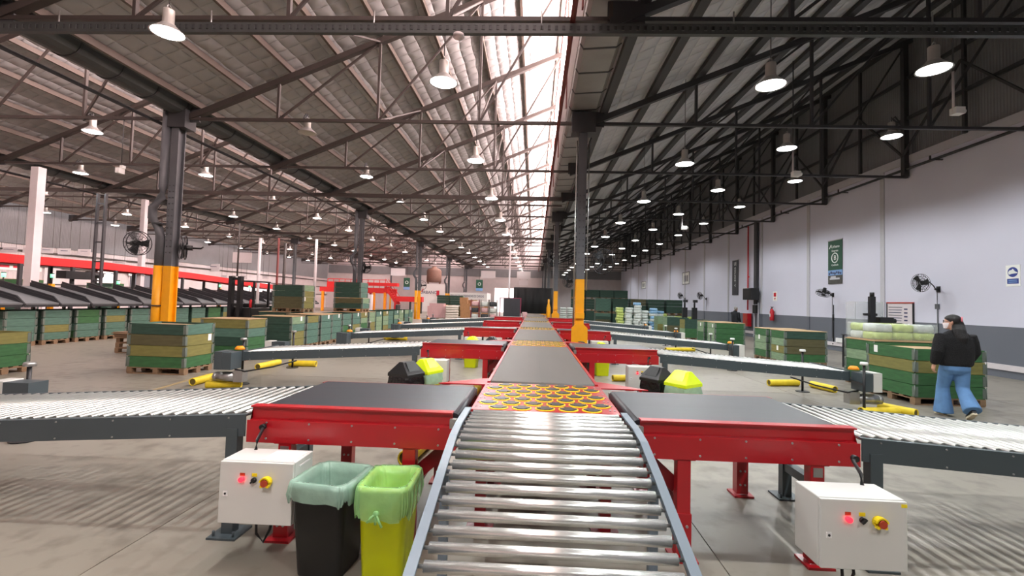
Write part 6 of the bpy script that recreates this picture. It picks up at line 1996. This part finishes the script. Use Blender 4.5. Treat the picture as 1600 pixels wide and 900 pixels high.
# hair
hb = MB()
hb.loft([[Cn + hrot @ Vector((rx * cos(2 * pi * k / 18), oy + ry * sin(2 * pi * k / 18), z)) for k in range(18)] for z, rx, ry, oy in
         ((-0.03, 0.07, 0.06, -0.05), (0.0, 0.088, 0.075, -0.035), (0.03, 0.092, 0.1, -0.018), (0.07, 0.088, 0.108, -0.01), (0.1, 0.066, 0.085, -0.012), (0.125, 0.035, 0.045, -0.014), (0.132, 0.01, 0.012, -0.014))])
back = hrot @ Vector((0, -1, 0))
limb(hb, [(Cn + back * 0.05 + Vector((0, 0, 0.04)), 0.075, 0.06), (Cn + back * 0.075 + Vector((0, 0, -0.05)), 0.09, 0.055), (Vector((0.0, -0.1, 1.4)), 0.1, 0.05), (Vector((0.02, -0.13, 1.28)), 0.095, 0.042), (Vector((0.03, -0.135, 1.18)), 0.06, 0.03), (Vector((0.03, -0.135, 1.13)), 0.02, 0.015)], 16)
solid('hair', hb, 'hair', wm, 0.009, 4)
cl = MB()
cpos = Cn + back * 0.118 + Vector((0, 0, 0.05))
cl.torus((0, 0, 0), 0.035, 0.012, 16, 6, 'y', 1)
M_ = Matrix.Rotation(rad(60), 3, 'Z')
cl.v = [tuple(M_ @ Vector(v) + cpos) for v in cl.v]
part('hair_clip', cl, 'pinkclip', wm)
# sweater
sw = MB()
limb(sw, [((0, 0.01, 0.83), 0.21, 0.16), ((0, 0.01, 0.87), 0.235, 0.18), ((0, 0.01, 1.0), 0.245, 0.18), ((0, 0.0, 1.15), 0.245, 0.175), ((0, -0.01, 1.28), 0.225, 0.15), ((0, -0.01, 1.36), 0.16, 0.105), ((0, 0.0, 1.41), 0.085, 0.075)], 20)
for A_, B_, Cw in ((LS, LE, LWr), (RS, RE, RWr)):
    limb(sw, [(A_ + (A_ - B_) * 0.1, 0.075, 0.08), (A_.lerp(B_, 0.4), 0.088, 0.088), (B_, 0.085, 0.085), (B_.lerp(Cw, 0.6), 0.075, 0.072), (B_.lerp(Cw, 0.9), 0.058, 0.055), (B_.lerp(Cw, 0.97), 0.048, 0.046)])
solid('sweater', sw, 'sweater', wm, 0.012, 4)
# jeans
jn = MB()
limb(jn, [((0, 0.01, 0.93), 0.165, 0.13), ((0, 0.005, 0.84), 0.19, 0.155), ((0, 0.0, 0.77), 0.19, 0.15), ((0, 0.01, 0.72), 0.15, 0.11)], 18)
limb(jn, [(LH, 0.105, 0.12), (LH.lerp(LK, 0.35), 0.105, 0.115), (LH.lerp(LK, 0.75), 0.09, 0.098), (LK, 0.085, 0.092), (LK.lerp(LA, 0.4), 0.095, 0.105), (LK.lerp(LA, 0.85), 0.118, 0.13), (LK.lerp(LA, 1.12), 0.13, 0.145)])
limb(jn, [(RH_, 0.105, 0.12), (RH_.lerp(RK, 0.35), 0.105, 0.115), (RH_.lerp(RK, 0.75), 0.09, 0.098), (RK, 0.085, 0.092), (RK.lerp(RA, 0.4), 0.095, 0.1), (RK.lerp(RA, 0.8), 0.112, 0.115), (RK.lerp(RA, 1.02), 0.118, 0.12)])
solid('jeans', jn, 'jeans', wm, 0.012, 4)


def shoe(o, heel, toe, up, m_up, m_sole, name='shoe'):
    h, t = Vector(heel), Vector(toe)
    d = (t - h).normalized(); u = Vector(up); u = (u - d * u.dot(d)).normalized()
    L_ = (t - h).length
    b = MB()
    rings = []
    for f, w_, hh in ((0.0, 0.026, 0.06), (0.08, 0.034, 0.085), (0.3, 0.036, 0.09), (0.55, 0.04, 0.065), (0.8, 0.042, 0.048), (0.95, 0.032, 0.035), (1.0, 0.015, 0.025)):
        c = h + d * (L_ * f)
        r = d.cross(u)
        rings.append([c + r * (w_ * cos(2 * pi * k / 12)) + u * (0.02 + hh * 0.5 + hh * 0.5 * sin(2 * pi * k / 12)) for k in range(12)])
    b.loft(rings)
    s_ = part(name, b, m_up, o)
    b = MB()
    r = d.cross(u)
    pl = []
    for f, w_ in ((0.0, 0.026), (0.1, 0.036), (0.4, 0.036), (0.7, 0.044), (0.92, 0.036), (1.01, 0.014)):
        pl.append((f, w_))
    lo = [h + d * (L_ * f) + r * w_ for f, w_ in pl] + [h + d * (L_ * f) - r * w_ for f, w_ in reversed(pl)]
    b.loft([lo, [v + u * 0.026 for v in lo]], True, False)
    part('shoe_sole', b, m_sole, s_)


shoe(wm, (-0.09, 0.1, 0.0), (-0.1, 0.35, 0.0), (0, 0, 1), 'black', 'sole')
shoe(wm, (0.07, -0.34, 0.13), (0.08, -0.15, 0.005), (0, 0.55, 0.83), 'black', 'sole')

# ---- man in a dark jacket at the hose cabinet
mn = thing('person', 'grey-haired person in a dark jacket reaching to the red hose cabinet', 'person', (11.55, 27.0, 0), rad(-62))
hc = (0.0, 0.06, 1.6)
hr, hrot = head_rings(hc, 1.05, rad(0))
bd = MB().loft(hr)
Cn = Vector(hc)
bd.tube([Cn + Vector((0, 0.09, 0.02)), Cn + Vector((0, 0.118, -0.028)), Cn + Vector((0, 0.104, -0.036))], 0.012, 8)
for sx in (-1, 1):
    bd.sphere(Cn + Vector((sx * 0.08, -0.005, 0.0)), 0.012, 0.024, 0.034, 8, 6)
limb(bd, [((0, 0.0, 1.38), 0.08, 0.07), ((0, 0.02, 1.47), 0.058, 0.06), ((0, 0.04, 1.54), 0.056, 0.06)])
limb(bd, [((0, 0, 0.88), 0.16, 0.12), ((0, 0, 1.05), 0.16, 0.12), ((0, 0, 1.28), 0.19, 0.12), ((0, 0, 1.42), 0.1, 0.08)])
LS, LE, LWr = Vector((-0.21, 0.0, 1.37)), Vector((-0.25, 0.16, 1.12)), Vector((-0.18, 0.4, 1.22))
RS, RE, RWr = Vector((0.21, 0.0, 1.37)), Vector((0.27, -0.02, 1.08)), Vector((0.27, 0.1, 0.84))
for A_, B_, Cw in ((LS, LE, LWr), (RS, RE, RWr)):
    limb(bd, [(A_, 0.055, 0.055), (A_.lerp(B_, 0.5), 0.047, 0.047), (B_, 0.042, 0.042), (B_.lerp(Cw, 0.5), 0.036, 0.036), (Cw, 0.026, 0.024)])
hand(bd, LWr, LWr - LE, (0.5, 0, -1), 1, 1.05, 0.5)
hand(bd, RWr, RWr - RE, (-1, 0.1, 0), -1, 1.05, 0.5)
LH, LK, LA = Vector((-0.095, 0.0, 0.88)), Vector((-0.1, 0.03, 0.48)), Vector((-0.1, 0.0, 0.09))
RH_, RK, RA = Vector((0.095, 0.0, 0.88)), Vector((0.1, 0.03, 0.48)), Vector((0.11, -0.02, 0.09))
for A_, B_, Cw in ((LH, LK, LA), (RH_, RK, RA)):
    limb(bd, [(A_, 0.085, 0.09), (A_.lerp(B_, 0.5), 0.074, 0.078), (B_, 0.056, 0.06), (B_.lerp(Cw, 0.4), 0.05, 0.054), (Cw, 0.036, 0.04)])
solid('body', bd, 'skin', mn, 0.009, 3)
face(mn, hc, hrot, 1.05)
hb = MB().loft([[Cn + Vector((rx * cos(2 * pi * k / 16), oy + ry * sin(2 * pi * k / 16), z)) for k in range(16)] for z, rx, ry, oy in
                ((-0.05, 0.06, 0.05, -0.055), (0.0, 0.084, 0.07, -0.035), (0.05, 0.086, 0.085, -0.028), (0.09, 0.076, 0.085, -0.02), (0.115, 0.05, 0.06, -0.018), (0.126, 0.015, 0.02, -0.016))])
part('hair', hb, 'hairgrey', mn)
jk = MB()
limb(jk, [((0, 0, 0.82), 0.2, 0.16), ((0, 0, 1.0), 0.215, 0.165), ((0, 0, 1.2), 0.23, 0.165), ((0, 0, 1.36), 0.21, 0.13), ((0, 0.0, 1.43), 0.13, 0.1), ((0, 0.02, 1.5), 0.08, 0.08)], 18)
for A_, B_, Cw in ((LS, LE, LWr), (RS, RE, RWr)):
    limb(jk, [(A_ + (A_ - B_) * 0.1, 0.08, 0.08), (A_.lerp(B_, 0.5), 0.075, 0.075), (B_, 0.07, 0.07), (B_.lerp(Cw, 0.92), 0.048, 0.048)])
solid('jacket', jk, 'jacket', mn, 0.014, 4)
tr_ = MB()
limb(tr_, [((0, 0, 0.95), 0.17, 0.13), ((0, 0, 0.85), 0.185, 0.15), ((0, 0, 0.76), 0.17, 0.12)], 18)
for A_, B_, Cw in ((LH, LK, LA), (RH_, RK, RA)):
    limb(tr_, [(A_, 0.1, 0.115), (A_.lerp(B_, 0.5), 0.09, 0.1), (B_, 0.078, 0.085), (B_.lerp(Cw, 0.6), 0.072, 0.08), (B_.lerp(Cw, 1.05), 0.072, 0.085)])
solid('trousers', tr_, 'trousers', mn, 0.014, 4)
shoe(mn, (-0.1, -0.06, 0.0), (-0.11, 0.22, 0.0), (0, 0, 1), 'black', 'black')
shoe(mn, (0.11, -0.08, 0.0), (0.13, 0.2, 0.0), (0, 0, 1), 'black', 'black')
